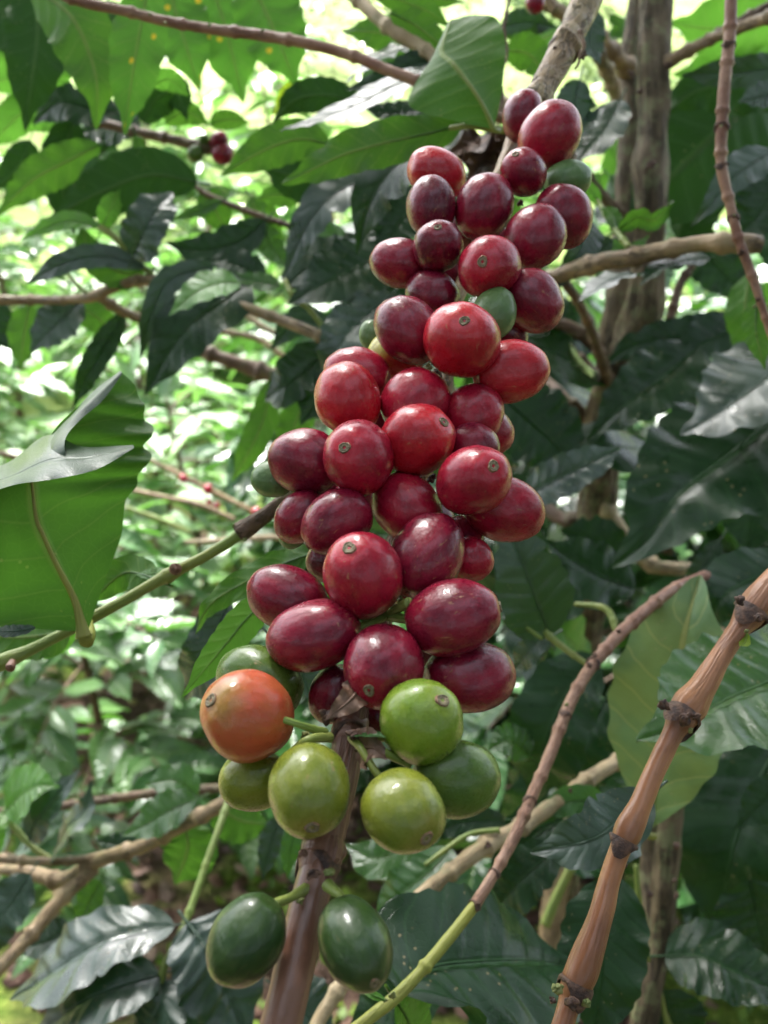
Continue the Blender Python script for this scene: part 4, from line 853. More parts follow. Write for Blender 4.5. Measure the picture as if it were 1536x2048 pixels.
leaf(b3, [(1050,1990,.36),(1000,2050,.36),(960,2120,.36)], 70, 'l_dark', 10)
for (x, y) in ((1185,1325),(1060,1600),(1130,1430),(990,1745),(952,1808)): sheath(b3, PK, x, y, 1.03, 1.0, x, seed=x)
# weathered pale branch
b4 = branch_thing('weathered pale branch with rough nodes rising from bottom centre to the right', [(1260,1510,.48,14),(1190,1550,.46,15),(1120,1600,.445,15),(1040,1655,.43,16),(975,1690,.42,18),(900,1745,.41,15),(830,1805,.40,17),(780,1860,.39,14),(715,1930,.38,14),(650,2020,.37,15),(610,2100,.36,15)], 'b_pale', sides=18, seg=260, nodes=.026, swell=.3, fluted=.05, seed=45)
for (x, y, s) in ((975,1690,18),(830,1805,18),(845,1830,14),(1140,1580,12),(725,1915,10)): bud(b4, x, y, .39, s, int(x + y), 'bract')
tube('shoot', [(1000,1660,.42,6),(940,1668,.42,5),(890,1700,.415,5),(850,1730,.41,4)], 'g_stem', b4, sides=8, seg=30, rough=.03, seed=46)
leaf(b4, [(900,1695,.43),(860,1740,.42),(800,1790,.42),(745,1850,.43)], 42, 'l_mid', -5, quilt=.07)
leaf(b4, [(880,1650,.44),(810,1690,.44),(750,1715,.44),(690,1690,.45)], 50, 'l_mid', 10)
leaf(b4, [(1010,1640,.44),(920,1645,.44),(850,1680,.44)], 30, 'l_dark', 20)
leaf(b4, [(1060,1510,.5),(1020,1480,.5),(975,1500,.5)], 38, 'l_mid', 0, quilt=.12)
leaf(b4, [(1215,1615,.44),(1170,1600,.44),(1120,1610,.44),(1070,1655,.44)], 30, 'l_mid', 20)
leaf(b4, [(1130,1640,.46),(1060,1680,.46),(980,1780,.46)], 60, 'l_dark', 10)
leaf(b4, [(1120,1690,.44),(1040,1760,.44),(985,1830,.45)], 50, 'l_dark', 10)
leaf(b4, [(600,1640,.5),(580,1700,.5),(575,1760,.5)], 19, 'l_mid', 0); leaf(b4, [(560,1630,.52),(540,1690,.52),(525,1760,.52)], 22, 'l_blue', 0)
leaf(b4, [(560,1980,.42),(600,2010,.42),(660,2090,.42)], 60, 'l_blue', 0)
# old upright stem, lower right
b5 = branch_thing('old grooved upright stem with broken twig stubs at lower right', [(1370,1480,.50,15),(1355,1560,.50,20),(1340,1650,.50,24),(1330,1760,.50,25),(1322,1860,.50,24),(1305,1950,.50,24),(1285,2060,.50,26),(1275,2160,.5,26)], 'b_trunk', sides=26, seg=240, fluted=.08, seed=47, name='old_stem')
tube('fork', [(1310,1600,.53,14),(1300,1700,.53,17),(1298,1800,.52,17),(1312,1900,.51,15)], 'b_trunk', b5, sides=18, seg=120, fluted=.08, seed=48)
for (x, y, s) in ((1352,1690,18),(1352,1790,18),(1300,1790,16),(1270,1795,14),(1348,1760,12),(1328,1600,12)): bud(b5, x, y, .48, s, int(x + y), 'bract', 'stub')
tube('shoot', [(1272,1730,.48,5),(1278,1800,.48,6),(1290,1890,.485,6),(1296,1920,.49,6)], 'g_stem', b5, sides=8, seg=30, rough=.03, seed=49)
leaf(b5, [(1330,1912,.46),(1400,1912,.45),(1480,1945,.44),(1600,2000,.43)], 70, 'l_dark', 0, quilt=.06)
leaf(b5, [(1325,1980,.5),(1345,2050,.5),(1360,2120,.5)], 60, 'l_dark', 0)
leaf(b5, [(1500,1760,.52),(1520,1860,.52),(1540,1960,.52)], 80, 'l_dark', 0)
tube('shoot', [(1320,1985,.5,6),(1330,2030,.5,7),(1345,2070,.5,10)], 'g_stem', b5, sides=8, seg=20, seed=50)
b5b = branch_thing('blurred tan stem leaning behind the branches at lower centre right', [(1150,1610,.85,18),(1130,1700,.85,22),(1110,1800,.85,24),(1100,1900,.85,24),(1095,2080,.86,26)], 'b_tan', name='old_stem', seed=51)
tube('green_shoot', [(1145,1730,.7,10),(1115,1790,.7,10),(1090,1850,.7,12)], 'g_stem', b5b, sides=8, seg=20, seed=52)
# lower left branch
LL = [(-60,1732,.62,10),(0,1738,.60,10),(60,1745,.59,14),(130,1760,.575,16),(200,1720,.56,15),(290,1690,.545,14),(370,1648,.53,14),(440,1612,.52,15),(480,1590,.52,13),(560,1560,.52,10)]
b6 = branch_thing('sunlit tan branch forking at lower left, with green side shoots', LL, 'b_tan', sides=16, nodes=.03, seed=53)
br(b6, [(190,1735,.565,14),(120,1800,.55,14),(60,1870,.535,14),(0,1935,.52,14),(-60,1990,.51,14)], 'b_tan', nodes=.03, seed=54)
br(b6, [(470,1575,.6,9),(380,1580,.62,9),(280,1590,.64,9),(100,1615,.66,8),(-20,1625,.68,8)], 'b_brown', nodes=.03, seed=55)
br(b6, [(205,1712,.56,9),(140,1722,.565,8),(60,1722,.57,9),(-20,1712,.58,9)], 'b_tan', nodes=.03, seed=56)
tube('side_shoot', [(458,1600,.515,8),(440,1650,.50,7),(415,1720,.485,7),(375,1835,.465,8),(350,1890,.455,7),(325,1945,.45,7),(328,2010,.45,5)], 'g_stem', b6, sides=10, seg=80, rough=.03, nodes=.03, seed=57)
tube('side_shoot', [(105,1722,.57,6),(60,1690,.575,6),(25,1650,.58,6),(8,1620,.585,5)], 'g_stem', b6, sides=8, seg=30, rough=.03, seed=58)
leaf(b6, [(350,1850,.46),(280,1860,.455),(200,1885,.45),(110,1940,.45),(20,2000,.46)], 56, 'l_blue', -5, quilt=.07, lift=1.0)
leaf(b6, [(322,1948,.45),(240,1970,.44),(160,2005,.44),(60,2080,.45)], 62, 'l_blue', 0, quilt=.06, lift=1.0)
leaf(b6, [(330,1960,.45),(320,2010,.44),(270,2090,.44)], 60, 'l_blue', 0, lift=1.0)
leaf(b6, [(375,1845,.46),(420,1905,.45),(455,1980,.45),(500,2080,.45)], 85, 'l_blue', 0, 'ribbed glossy leaf under the left dark green cherry', quilt=.09, lift=1.0)
leaf(b6, [(340,2000,.47),(380,2040,.47),(430,2120,.47)], 50, 'l_dark', 0)
leaf(b6, [(60,1748,.55),(25,1800,.545),(-10,1850,.54),(-30,1930,.54)], 45, 'l_blue', 10, lift=1.0)
leaf(b6, [(392,1598,.53),(330,1625,.53),(290,1650,.53),(245,1672,.53)], 36, 'l_mid', 0)
leaf(b6, [(370,1650,.55),(375,1700,.55),(350,1770,.56)], 60, 'l_mid', 170)
leaf(b6, [(290,1690,.58),(240,1690,.58),(190,1680,.58)], 24, 'l_dark', 10)
leaf(b6, [(430,1610,.6),(480,1640,.6),(540,1650,.6)], 50, 'l_mid', 170)
leaf(b6, [(10,1620,.58),(40,1590,.575),(80,1570,.57),(120,1575,.57)], 34, 'l_lit', 0, quilt=.09)
leaf(b6, [(58,1680,.575),(80,1630,.57),(160,1540,.57)], 28, 'l_blue', 0, lift=1.0)
leaf(b6, [(105,1720,.57),(130,1660,.56),(170,1620,.56),(185,1560,.56)], 26, 'l_blue', 20, lift=1.0)
leaf(b6, [(5,1625,.58),(-5,1660,.57),(0,1710,.57)], 16, 'l_lit', 0)
leaf(b6, [(140,1850,.56),(100,1880,.56),(30,1900,.56)], 30, 'l_dark', 0)
leaf(b6, [(395,1590,.6),(350,1560,.6),(290,1570,.6)], 34, 'l_mid', 0)
leaf(b6, [(200,1760,.6),(180,1800,.6),(150,1860,.6)], 24, 'l_mid', 0)
# green shoot at left with the big close leaf
b7 = branch_thing('green shoot reaching from the left edge to the cherries, with a big curled leaf', [(585,985,.27,15),(545,1020,.272,14),(505,1048,.275,16),(488,1062,.276,18),(475,1072,.276,12),(440,1095,.277,11),(400,1118,.278,11),(360,1138,.279,12),(335,1152,.28,16),(315,1162,.28,12),(250,1200,.28,11),(180,1238,.28,12),(130,1265,.279,11),(60,1300,.278,12),(10,1322,.277,17),(-60,1350,.276,14)], 'g_stem', sides=20, seg=220, rough=.02, seed=61, name='green_shoot')
tube('woody_base', [(598,972,.268,16),(585,985,.2695,16.5),(545,1020,.2715,15.5),(508,1046,.2745,18),(480,1064,.275,20),(474,1068,.275,13)], 'b_brown', b7, sides=20, seg=50, rough=.05, seed=62)
for (x, y, s, mt) in ((478,1062,16,'bract'),(490,1078,13,'bud'),(468,1052,9,'bud'),(150,1252,8,'bract')): bud(b7, x, y, .272, s, int(x + y), mt)
def scar(x, y, d, r, dirv):
    c = P(x, y, d); dv = Vector(dirv).normalized(); rr = r * d / FPX
    v, f, b = tube_data([(*(c - dv * rr * 1.5), rr * .8), (*(c), rr * 1.02), (*(c + dv * rr * .9), rr), (*(c + dv * rr * 1.0), rr * .7), (*(c + dv * rr * .82), rr * .35)], sides=14, seg=16, rough=.06, seed=int(x))
    mesh_obj('leaf_scar', v, f, M['b_pink'], b7, bark=b)
scar(350, 1138, .2745, 12, (.35, -.9, .35)); scar(22, 1332, .273, 9, (.1, -1, -.2)); scar(140, 1250, .274, 8, (-.3, -.9, .3))
# hero leaf : underside towards us
loft_leaf(b7, [(172,1262,.262),(150,1195,.262),(110,1120,.26),(72,1040,.258),(63,960,.258),(85,900,.262),(140,835,.27),(242,747,.285)],
    [(168,1264,.262),(60,1256,.262),(-60,1235,.26),(-120,1110,.25),(-90,985,.246),(70,925,.25),(118,848,.262),(238,747,.284)],
    [(176,1262,.263),(205,1175,.268),(240,1080,.272),(246,1045,.273),(252,1000,.274),(274,972,.273),(276,950,.276),(298,925,.272),(303,908,.276),(286,893,.2785),(304,872,.275),(306,852,.280),(288,838,.282),(290,812,.279),(278,795,.284),(268,768,.285),(246,747,.286)], 'l_hero', 'large curled leaf seen from below, nearest the camera at left', wave=.02, camber=-.06, seed=3)
loft_leaf(b7, [(-80,985,.240),(20,955,.236),(100,922,.233),(180,915,.234),(268,893,.242)], [(-80,955,.268),(15,925,.262),(95,870,.256),(165,893,.250),(266,890,.244)], [(-80,1010,.236),(20,972,.228),(110,958,.222),(195,938,.228),(268,896,.241)], 'l_wax', 'rolled tip of the big leaf showing its glossy upper side', nV=60, nU=8, wave=.12, camber=.1, swap=True)
loft_leaf(b7, [(100,925,.236),(108,880,.243),(150,832,.254),(200,785,.268),(243,744,.281)], [(70,930,.258),(84,890,.262),(130,840,.270),(190,780,.278),(240,742,.283)], [(135,930,.234),(130,880,.238),(160,840,.253),(206,800,.267),(245,747,.281)], 'l_wax', 'rolled margin of the big leaf showing its glossy upper side', nV=50, nU=8, wave=.1, camber=.08, swap=True)
tube('petiole', [(168,1275,.262,16),(160,1238,.2622,9.5),(147,1195,.2620,7),(110,1123,.2602,5),(86,1070,.259,4.5),(72,1035,.258,4),(63,960,.258,3)], 'y_stem', b7, sides=12, seg=70, rough=.03, seed=63)
tube('petiole', [(172,1283,.262,15),(178,1268,.266,13),(176,1245,.276,10)], 'y_stem', b7, sides=12, seg=16, rough=.02, seed=64)
leaf(b7, [(312,1160,.285),(280,1148,.29),(240,1150,.295),(170,1215,.30)], 36, 'l_mid', 170)
leaf(b7, [(335,1145,.285),(300,1148,.288),(270,1150,.29)], 9, 'l_lit', 0)
leaf(b7, [(140,1255,.29),(90,1270,.30),(20,1275,.31),(-60,1265,.32)], 46, 'l_mid', 180)
leaf(b7, [(150,1250,.30),(110,1290,.31),(60,1320,.32)], 22, 'l_lit', 175)
leaf(b7, [(70,1255,.25),(30,1262,.248),(-20,1262,.25)], 11, 'l_blue', 0, petiole=0)
# leaves in the gap left of the lower cherries
b8 = branch_thing('hidden twig behind the lower cherries carrying two bright wavy leaves', [(700,1080,.27,6),(640,1150,.268,6),(560,1190,.266,5)], 'g_stem', name='leafy_twig', seed=65)
leaf(b8, [(660,1095,.27),(560,1130,.28),(480,1170,.285),(420,1210,.29),(390,1270,.30)], 32, 'l_mid', 160, wave=.2)
leaf(b8, [(560,1180,.26),(500,1230,.258),(450,1290,.255),(400,1350,.252),(362,1396,.252)], 36, 'l_lit', 175, 'bright green pointed leaf left of the cherries', wave=.06)
leaf(b8, [(690,1060,.28),(620,1110,.28),(560,1160,.28)], 40, 'l_dark', 20)
leaf(b8, [(460,1200,.36),(430,1260,.36),(400,1330,.36),(370,1400,.37)], 44, 'l_blue', 0)
leaf(b8, [(560,1290,.3),(600,1330,.3),(620,1400,.3)], 40, 'l_blue', 10)
# arched branch at mid left
b9 = branch_thing('arched brown branch crossing the left side at upper middle height', [(-60,602,.60,11),(0,600,.60,10),(60,600,.60,10),(130,600,.59,9),(190,592,.58,11),(240,568,.575,12),(300,560,.57,12),(360,568,.56,11),(430,592,.55,11),(520,625,.54,11),(600,655,.53,11),(665,685,.52,12),(740,730,.51,11)], 'b_tan', nodes=.03, swell=.2, seed=66)
br(b9, [(200,595,.58,10),(250,625,.6,10),(310,650,.62,9),(350,680,.64,9)], 'b_tan', nodes=.03, seed=67)
tube('side_shoot', [(305,550,.57,7),(270,520,.565,7),(235,480,.56,7),(200,452,.56,6)], 'g_stem', b9, sides=8, seg=30, nodes=.02, rough=.03, seed=68)
tube('side_shoot', [(650,660,.525,6),(620,620,.525,5),(585,590,.525,6),(570,560,.53,5)], 'g_stem', b9, sides=8, seg=30, nodes=.02, rough=.03, seed=69)
tube('side_shoot', [(180,590,.58,4),(155,570,.58,4),(130,540,.58,3)], 'g_stem', b9, sides=8, seg=16, rough=.03, seed=70)
leaf(b9, [(498,565,.55),(430,610,.54),(360,670,.54),(290,790,.55)], 58, 'l_dark', 0, 'dark glossy leaf hanging under the arched branch', wave=.12)
leaf(b9, [(430,530,.56),(340,560,.55),(300,640,.55),(280,720,.56)], 26, 'l_blue', 20)
leaf(b9, [(165,600,.60),(120,640,.6),(90,670,.6),(60,705,.6)], 40, 'l_blue', 0)
leaf(b9, [(250,625,.62),(215,680,.62),(180,740,.62),(145,820,.63)], 26, 'l_dark', 10)
leaf(b9, [(60,610,.66),(50,660,.66),(40,740,.66)], 34, 'l_mid', 'u')
leaf(b9, [(480,565,.52),(440,565,.515),(390,585,.51),(338,632,.51)], 27, 'l_lit', -15, 'small bright leaf catching the light beside the arched branch')
leaf(b9, [(290,535,.56),(210,512,.555),(130,525,.55),(50,570,.56)], 24, 'l_blue', 20)
leaf(b9, [(290,540,.57),(240,545,.57),(180,500,.57),(160,440,.57)], 36, 'l_mid', 175)
leaf(b9, [(200,452,.56),(140,440,.56),(90,455,.56),(40,482,.56)], 17, 'l_lit', 10)
leaf(b9, [(205,455,.56),(220,420,.56),(240,380,.57)], 24, 'l_lit', 'u')
leaf(b9, [(265,515,.55),(285,465,.54),(310,420,.54),(345,385,.55)], 42, 'l_blue', 0, 'grey-green glossy leaf standing on the side shoot')
leaf(b9, [(780,500,.5),(700,540,.49),(640,570,.485),(575,610,.49)], 55, 'l_dark', 0)
leaf(b9, [(570,575,.53),(620,530,.53),(700,500,.53),(760,460,.54)], 40, 'l_dark', 10)
leaf(b9, [(780,590,.48),(720,640,.475),(670,700,.47),(645,760,.48)], 48, 'l_blue', 0)
leaf(b9, [(660,690,.55),(620,730,.55),(570,770,.55),(530,800,.56)], 48, 'l_dark', 5)
leaf(b9, [(720,730,.55),(650,780,.55),(600,850,.55)], 50, 'l_dark', 5)
leaf(b9, [(530,560,.58),(480,530,.58),(410,520,.58)], 30, 'l_dark', 5)
leaf(b9, [(560,570,.54),(500,560,.54),(470,545,.54)], 18, 'l_mid', 0)
leaf(b9, [(130,600,.64),(200,640,.64),(250,700,.66)], 30, 'l_mid', 'u')
leaf(b9, [(0,600,.7),(-10,660,.7),(20,700,.7)], 36, 'l_dark', 0)
leaf(b9, [(540,760,.6),(530,830,.6),(500,900,.6),(462,965,.62)], 30, 'l_mid', 180)
leaf(b9, [(620,780,.62),(590,850,.62),(560,960,.62)], 36, 'l_mid', 175)
leaf(b9, [(600,820,.65),(560,900,.65),(520,980,.66)], 24, 'l_blue', 20)
leaf(b9, [(660,660,.6),(600,640,.6),(540,700,.6)], 30, 'l_blue', 20)
b9b = branch_thing('thick blurred brown branch far behind at the centre left', [(380,690,.95,12),(440,715,.95,14),(500,735,.95,16),(560,755,.95,17),(700,800,.95,18)], 'b_brown', nodes=.05, seed=71)
br(b9b, [(430,660,1.0,7),(520,680,1.0,6),(600,740,1.0,6)], 'b_pale', seed=72); br(b9b, [(470,610,1.1,7),(520,650,1.1,6),(580,680,1.1,6)], 'b_pale', seed=73)

# top branch K with backlit hanging leaves
b10 = branch_thing('long thin brown branch sloping down from the top left, hung with backlit leaves', [(60,-40,.42,10),(150,0,.42,10),(250,22,.42,10),(330,42,.42,10),(420,58,.42,10),(500,68,.42,11),(600,84,.415,11),(700,110,.41,11),(770,138,.405,11),(840,165,.40,11),(950,215,.40,10),(1010,240,.4,9)], 'b_pink', nodes=.028, swell=.3, seed=74)
for (x, y) in ((300,28),(330,45),(420,50),(525,60),(575,85),(660,95),(750,132)): bud(b10, x, y, .415, 9, int(x + y), 'bud')
leaf(b10, [(60,-30,.50),(140,30,.49),(180,110,.49),(195,180,.49),(192,262,.5)], 66, 'l_mid', 180, wave=.06)
leaf(b10, [(300,-40,.47),(282,50,.47),(268,130,.47),(258,200,.475),(249,272,.48)], 54, 'l_spot', 175, 'hanging leaf with orange rust spots at top left')
leaf(b10, [(60,-60,.55),(75,50,.55),(65,150,.55),(50,262,.56)], 62, 'l_dark', 180)
leaf(b10, [(-30,-40,.58),(10,40,.58),(35,130,.58)], 60, 'l_dark', 175)
leaf(b10, [(330,-60,.56),(350,20,.56),(375,100,.56),(400,182,.57)], 62, 'l_spot', 180)
leaf(b10, [(410,-70,.58),(440,20,.58),(465,110,.58),(487,206,.59)], 68, 'l_spot', 185)
leaf(b10, [(490,-60,.54),(530,20,.54),(565,100,.54),(594,176,.55)], 70, 'l_spot', 178, 'bright leaf with one yellow-ringed spot under the thin top branch')
leaf(b10, [(275,60,.6),(290,110,.6),(308,180,.6)], 26, 'l_lit', 170)
leaf(b10, [(262,100,.62),(265,140,.62),(275,190,.62)], 30, 'l_lit', 180)
leaf(b10, [(215,0,.56),(225,60,.56),(200,120,.56)], 46, 'l_dark', 180)
leaf(b10, [(130,100,.58),(120,140,.58),(105,178,.58)], 26, 'l_lit', 170)
leaf(b10, [(305,170,.62),(340,160,.62),(378,192,.62)], 22, 'l_lit', 170)
leaf(b10, [(-20,90,.6),(0,110,.6),(30,120,.6)], 20, 'l_lit', 170)
# second branch at upper left, with the few far cherries
b11 = branch_thing('thin branch at upper left with three small cherries', [(150,235,.66,8),(220,250,.66,9),(280,265,.655,10),(340,278,.65,10),(400,292,.645,11),(450,302,.64,9)], 'b_brown', nodes=.03, seed=75)
for (x, y, b, c, ax) in ((438,283,19,'maroon',(.3,-.5,.5)),(445,308,22,'maroon',(-.2,-.8,-.3)),(391,308,16,'green',(-.6,-.5,-.3)),(408,280,10,'green',(.1,-.2,.9))):
    dd = .64; put_cherry(b11, P(x, y, dd), Vector(ax).normalized(), b * dd / FPX, b * 1.15 * dd / FPX, c, x, navel=False)
leaf(b11, [(235,225,.62),(180,215,.62),(120,205,.62),(65,248,.63)], 36, 'l_dark', 10)
leaf(b11, [(150,235,.64),(130,300,.64),(125,380,.64),(150,470,.65)], 44, 'l_dark', 180)
leaf(b11, [(395,365,.58),(300,350,.575),(200,385,.57),(95,440,.58)], 56, 'l_dark', 176, 'broad shadowed leaf lying across the upper left', wave=.08)
leaf(b11, [(200,290,.6),(120,330,.6),(60,365,.6),(-10,435,.6)], 40, 'l_mid', 175, wave=.15)
leaf(b11, [(150,250,.66),(60,220,.66),(0,270,.66),(-30,300,.66)], 40, 'l_lit', 175)
leaf(b11, [(60,150,.66),(30,155,.66),(-30,170,.66)], 30, 'l_lit', 175)
leaf(b11, [(285,245,.64),(310,200,.64),(350,185,.64),(375,240,.64)], 38, 'l_dark', 178)
leaf(b11, [(330,245,.66),(370,225,.66),(420,250,.66)], 24, 'l_mid', 178)
leaf(b11, [(420,250,.65),(450,240,.65),(500,245,.65)], 20, 'l_mid', 178)
leaf(b11, [(270,270,.64),(278,295,.64),(274,322,.64)], 14, 'l_mid', 178)
leaf(b11, [(330,325,.6),(270,320,.6),(200,335,.6),(140,378,.6)], 24, 'l_mid', 0)
leaf(b11, [(280,250,.68),(220,250,.68),(150,270,.68)], 40, 'l_dark', 0)
leaf(b11, [(220,280,.7),(190,330,.7),(180,400,.7)], 60, 'l_dark', 178)
leaf(b11, [(60,280,.7),(40,330,.7),(-10,380,.7)], 34, 'l_dark', 178)
b12 = branch_thing('dark thin twig running right and downward behind the upper left leaves', [(370,350,.62,4),(400,380,.62,5),(450,405,.615,6),(530,435,.61,6),(620,465,.605,6),(710,498,.60,6)], 'b_brown', nodes=.03, seed=76, name='twig')
leaf(b12, [(395,375,.62),(350,350,.62),(290,310,.62)], 12, 'l_lit', 0)
leaf(b12, [(400,385,.62),(430,420,.62),(455,470,.63)], 34, 'l_mid', 178)
leaf(b12, [(500,395,.62),(520,430,.62),(570,480,.63)], 34, 'l_mid', 178)
leaf(b12, [(530,440,.6),(480,480,.6),(400,500,.6),(330,485,.6)], 36, 'l_dark', 15)
leaf(b12, [(530,440,.61),(540,490,.61),(580,540,.61)], 26, 'l_mid', 15)
leaf(b12, [(445,400,.61),(400,420,.61),(340,440,.61)], 12, 'l_mid', 15)
# branch L with upper-middle leaves
b13 = branch_thing('lichened pale branch descending from the top centre behind the big drooping leaf', [(660,-50,.50,12),(710,-5,.50,13),(760,40,.49,13),(800,70,.485,14),(850,100,.48,13),(930,160,.47,13),(1000,200,.46,14),(1040,260,.45,13)], 'b_pale', nodes=.03, swell=.3, seed=77)
leaf(b13, [(720,205,.55),(650,190,.55),(590,200,.55),(545,245,.56)], 34, 'l_dark', 178)
leaf(b13, [(620,195,.56),(590,185,.56),(545,230,.57)], 24, 'l_yel', 178)
leaf(b13, [(900,135,.46),(800,165,.46),(710,210,.46),(600,250,.47),(560,262,.47)], 24, 'l_blue', -25)
leaf(b13, [(830,90,.5),(780,105,.5),(730,130,.5),(688,172,.51)], 34, 'l_blue', -40, 'shining leaf reflecting the white sky near the top')
leaf(b13, [(900,120,.48),(830,125,.48),(760,160,.48),(690,180,.49)], 22, 'l_dark', 20)
leaf(b13, [(870,70,.52),(810,75,.52),(750,65,.52),(683,62,.53)], 36, 'l_mid', 175)
leaf(b13, [(740,-25,.5),(800,0,.5),(860,25,.5),(905,58,.5)], 26, 'l_mid', 172)
leaf(b13, [(780,25,.48),(830,50,.48),(870,80,.48),(910,110,.48)], 30, 'l_mid', 175)
leaf(b13, [(820,100,.54),(770,140,.54),(700,190,.55)], 26, 'l_mid', 0)
leaf(b13, [(800,-30,.55),(860,-5,.55),(930,5,.55)], 18, 'l_mid', 175)
leaf(b13, [(850,210,.52),(790,225,.52),(720,215,.52)], 20, 'l_blue', 0)
# green shoot with the two big drooping leaves
b14 = branch_thing('short green shoot in front of the withered leaf with big drooping leaves', [(1030,262,.38,8),(985,258,.38,7),(940,252,.38,6),(900,256,.385,5)], 'g_stem', name='green_shoot', sides=12, seg=40, rough=.03, seed=78)
loft_leaf(b14, [(986,256,.375),(968,215,.373),(940,170,.372),(905,125,.376),(880,100,.385),(900,40,.40)],
    [(984,258,.375),(900,240,.378),(822,215,.382),(826,175,.386),(862,118,.39),(896,45,.40)],
    [(988,256,.375),(1000,205,.378),(1008,140,.382),(1010,80,.386),(990,35,.392),(940,30,.40)], 'l_mid', 'broad green leaf seen from below at the top centre', wave=.03, camber=-.08, seed=5)
tube('petiole', [(1000,262,.376,5),(988,258,.3745,5.5),(968,215,.3715,4.5),(940,170,.371,3.5),(905,125,.375,2)], 'g_stem', b14, sides=8, seg=30, rough=.02, seed=90)
leaf(b14, [(925,250,.39),(850,268,.395),(760,288,.40),(680,312,.41),(600,352,.42),(562,368,.425)], 44, 'l_mid', 172, 'long wavy-edged leaf pointing left from the green shoot', wave=.22, taper=(.5, .7), quilt=.02)
leaf(b14, [(930,256,.40),(850,290,.41),(780,340,.42),(735,420,.43),(715,510,.44)], 52, 'l_dark', -10, 'dark glossy leaf hanging left of the top cherries', wave=.08)
leaf(b14, [(660,290,.50),(600,278,.5),(530,300,.5),(440,352,.51)], 42, 'l_mid', 178, wave=.15)
leaf(b14, [(700,330,.54),(640,350,.54),(580,350,.54),(520,330,.54)], 55, 'l_dark', 178)
leaf(b14, [(760,350,.5),(680,380,.49),(620,440,.49),(566,560,.5)], 38, 'l_blue', -5)
leaf(b14, [(600,400,.6),(560,390,.6),(510,398,.6)], 24, 'l_mid', 178)
leaf(b14, [(870,400,.5),(800,440,.5),(760,520,.5)], 50, 'l_dark', 0)
leaf(b14, [(800,520,.52),(740,600,.52),(680,640,.52)], 50, 'l_dark', 0)
leaf(b14, [(700,480,.58),(640,500,.58),(600,540,.58)], 50, 'l_mid', 0)
leaf(b14, [(900,300,.46),(860,330,.46),(840,400,.46)], 30, 'l_mid', 178)
# withered leaf cluster
wl = thing('withered_leaves', 'shrivelled brown dead leaf bunch hanging behind the topmost cherries', 'dead leaves', P(960, 280, .43))
for k, (a, b, c) in enumerate((((985,268),(950,300),(900,345)),((990,268),(965,320),(935,365)),((960,270),(930,290),(890,310)),((1000,270),(1000,320),(985,370)),((985,272),(1010,300),(1025,350)),((970,275),(955,320),(960,360)))):
    leaf(wl, [(*a, .43), (*b, .425 + .004 * k), (*c, .435)], 26, 'dead', k * 23 - 40, wave=.35, fold=.5, quilt=.08, petiole=0, nV=30, nU=6)
tw1 = branch_thing('dark wiry dead twig hanging near the top centre', [(1022,-20,.45,3),(1012,30,.45,3.5),(1008,60,.45,4),(1014,110,.45,3),(1002,150,.45,3),(1004,200,.45,4),(998,250,.45,3)], 'b_brown', name='twig', sides=8, rough=.2, seed=79)
b15 = branch_thing('far tan twig with a single dark cherry at the top edge', [(1110,20,.5,10),(1090,-5,.5,9),(1060,-30,.5,8)], 'b_tan', name='twig', seed=80)
put_cherry(b15, P(1070, 6, .48), Vector((.2, -.6, -.6)).normalized(), 20 * .48 / FPX, 22 * .48 / FPX, 'maroon', 3, navel=False)
# distant branch with red cherries, mid left
b16 = branch_thing('distant twig with a few small red cherries at mid left', [(300,920,1.5,4),(370,955,1.5,5),(430,985,1.5,5),(520,1030,1.5,4)], 'b_tan', name='twig', seed=81)
br(b16, [(240,975,1.45,5),(330,995,1.45,5),(400,1010,1.45,6),(470,1040,1.45,5)], 'b_tan', seed=82); br(b16, [(250,1015,1.2,5),(320,1040,1.2,6),(380,1065,1.2,5)], 'g_stem', seed=83)
br(b16, [(370,1085,1.1,5),(430,1082,1.1,6),(540,1075,1.1,6),(600,1078,1.1,6)], 'b_pale', seed=84)
for (x, y, b) in ((367,957,9),(416,978,10),(432,1012,8),(512,1024,10),(418,1005,7)): put_cherry(b16, P(x, y, 1.48), Vector((.3, -.6, .5)).normalized(), b * 1.48 / FPX, b * 1.15 * 1.48 / FPX, 'red', x, navel=False)
b17 = branch_thing('pale twig touching the left edge behind the big curled leaf', [(-40,895,.9,6),(30,915,.9,6),(80,935,.9,5),(200,960,.9,5)], 'b_tan', name='twig', seed=85)

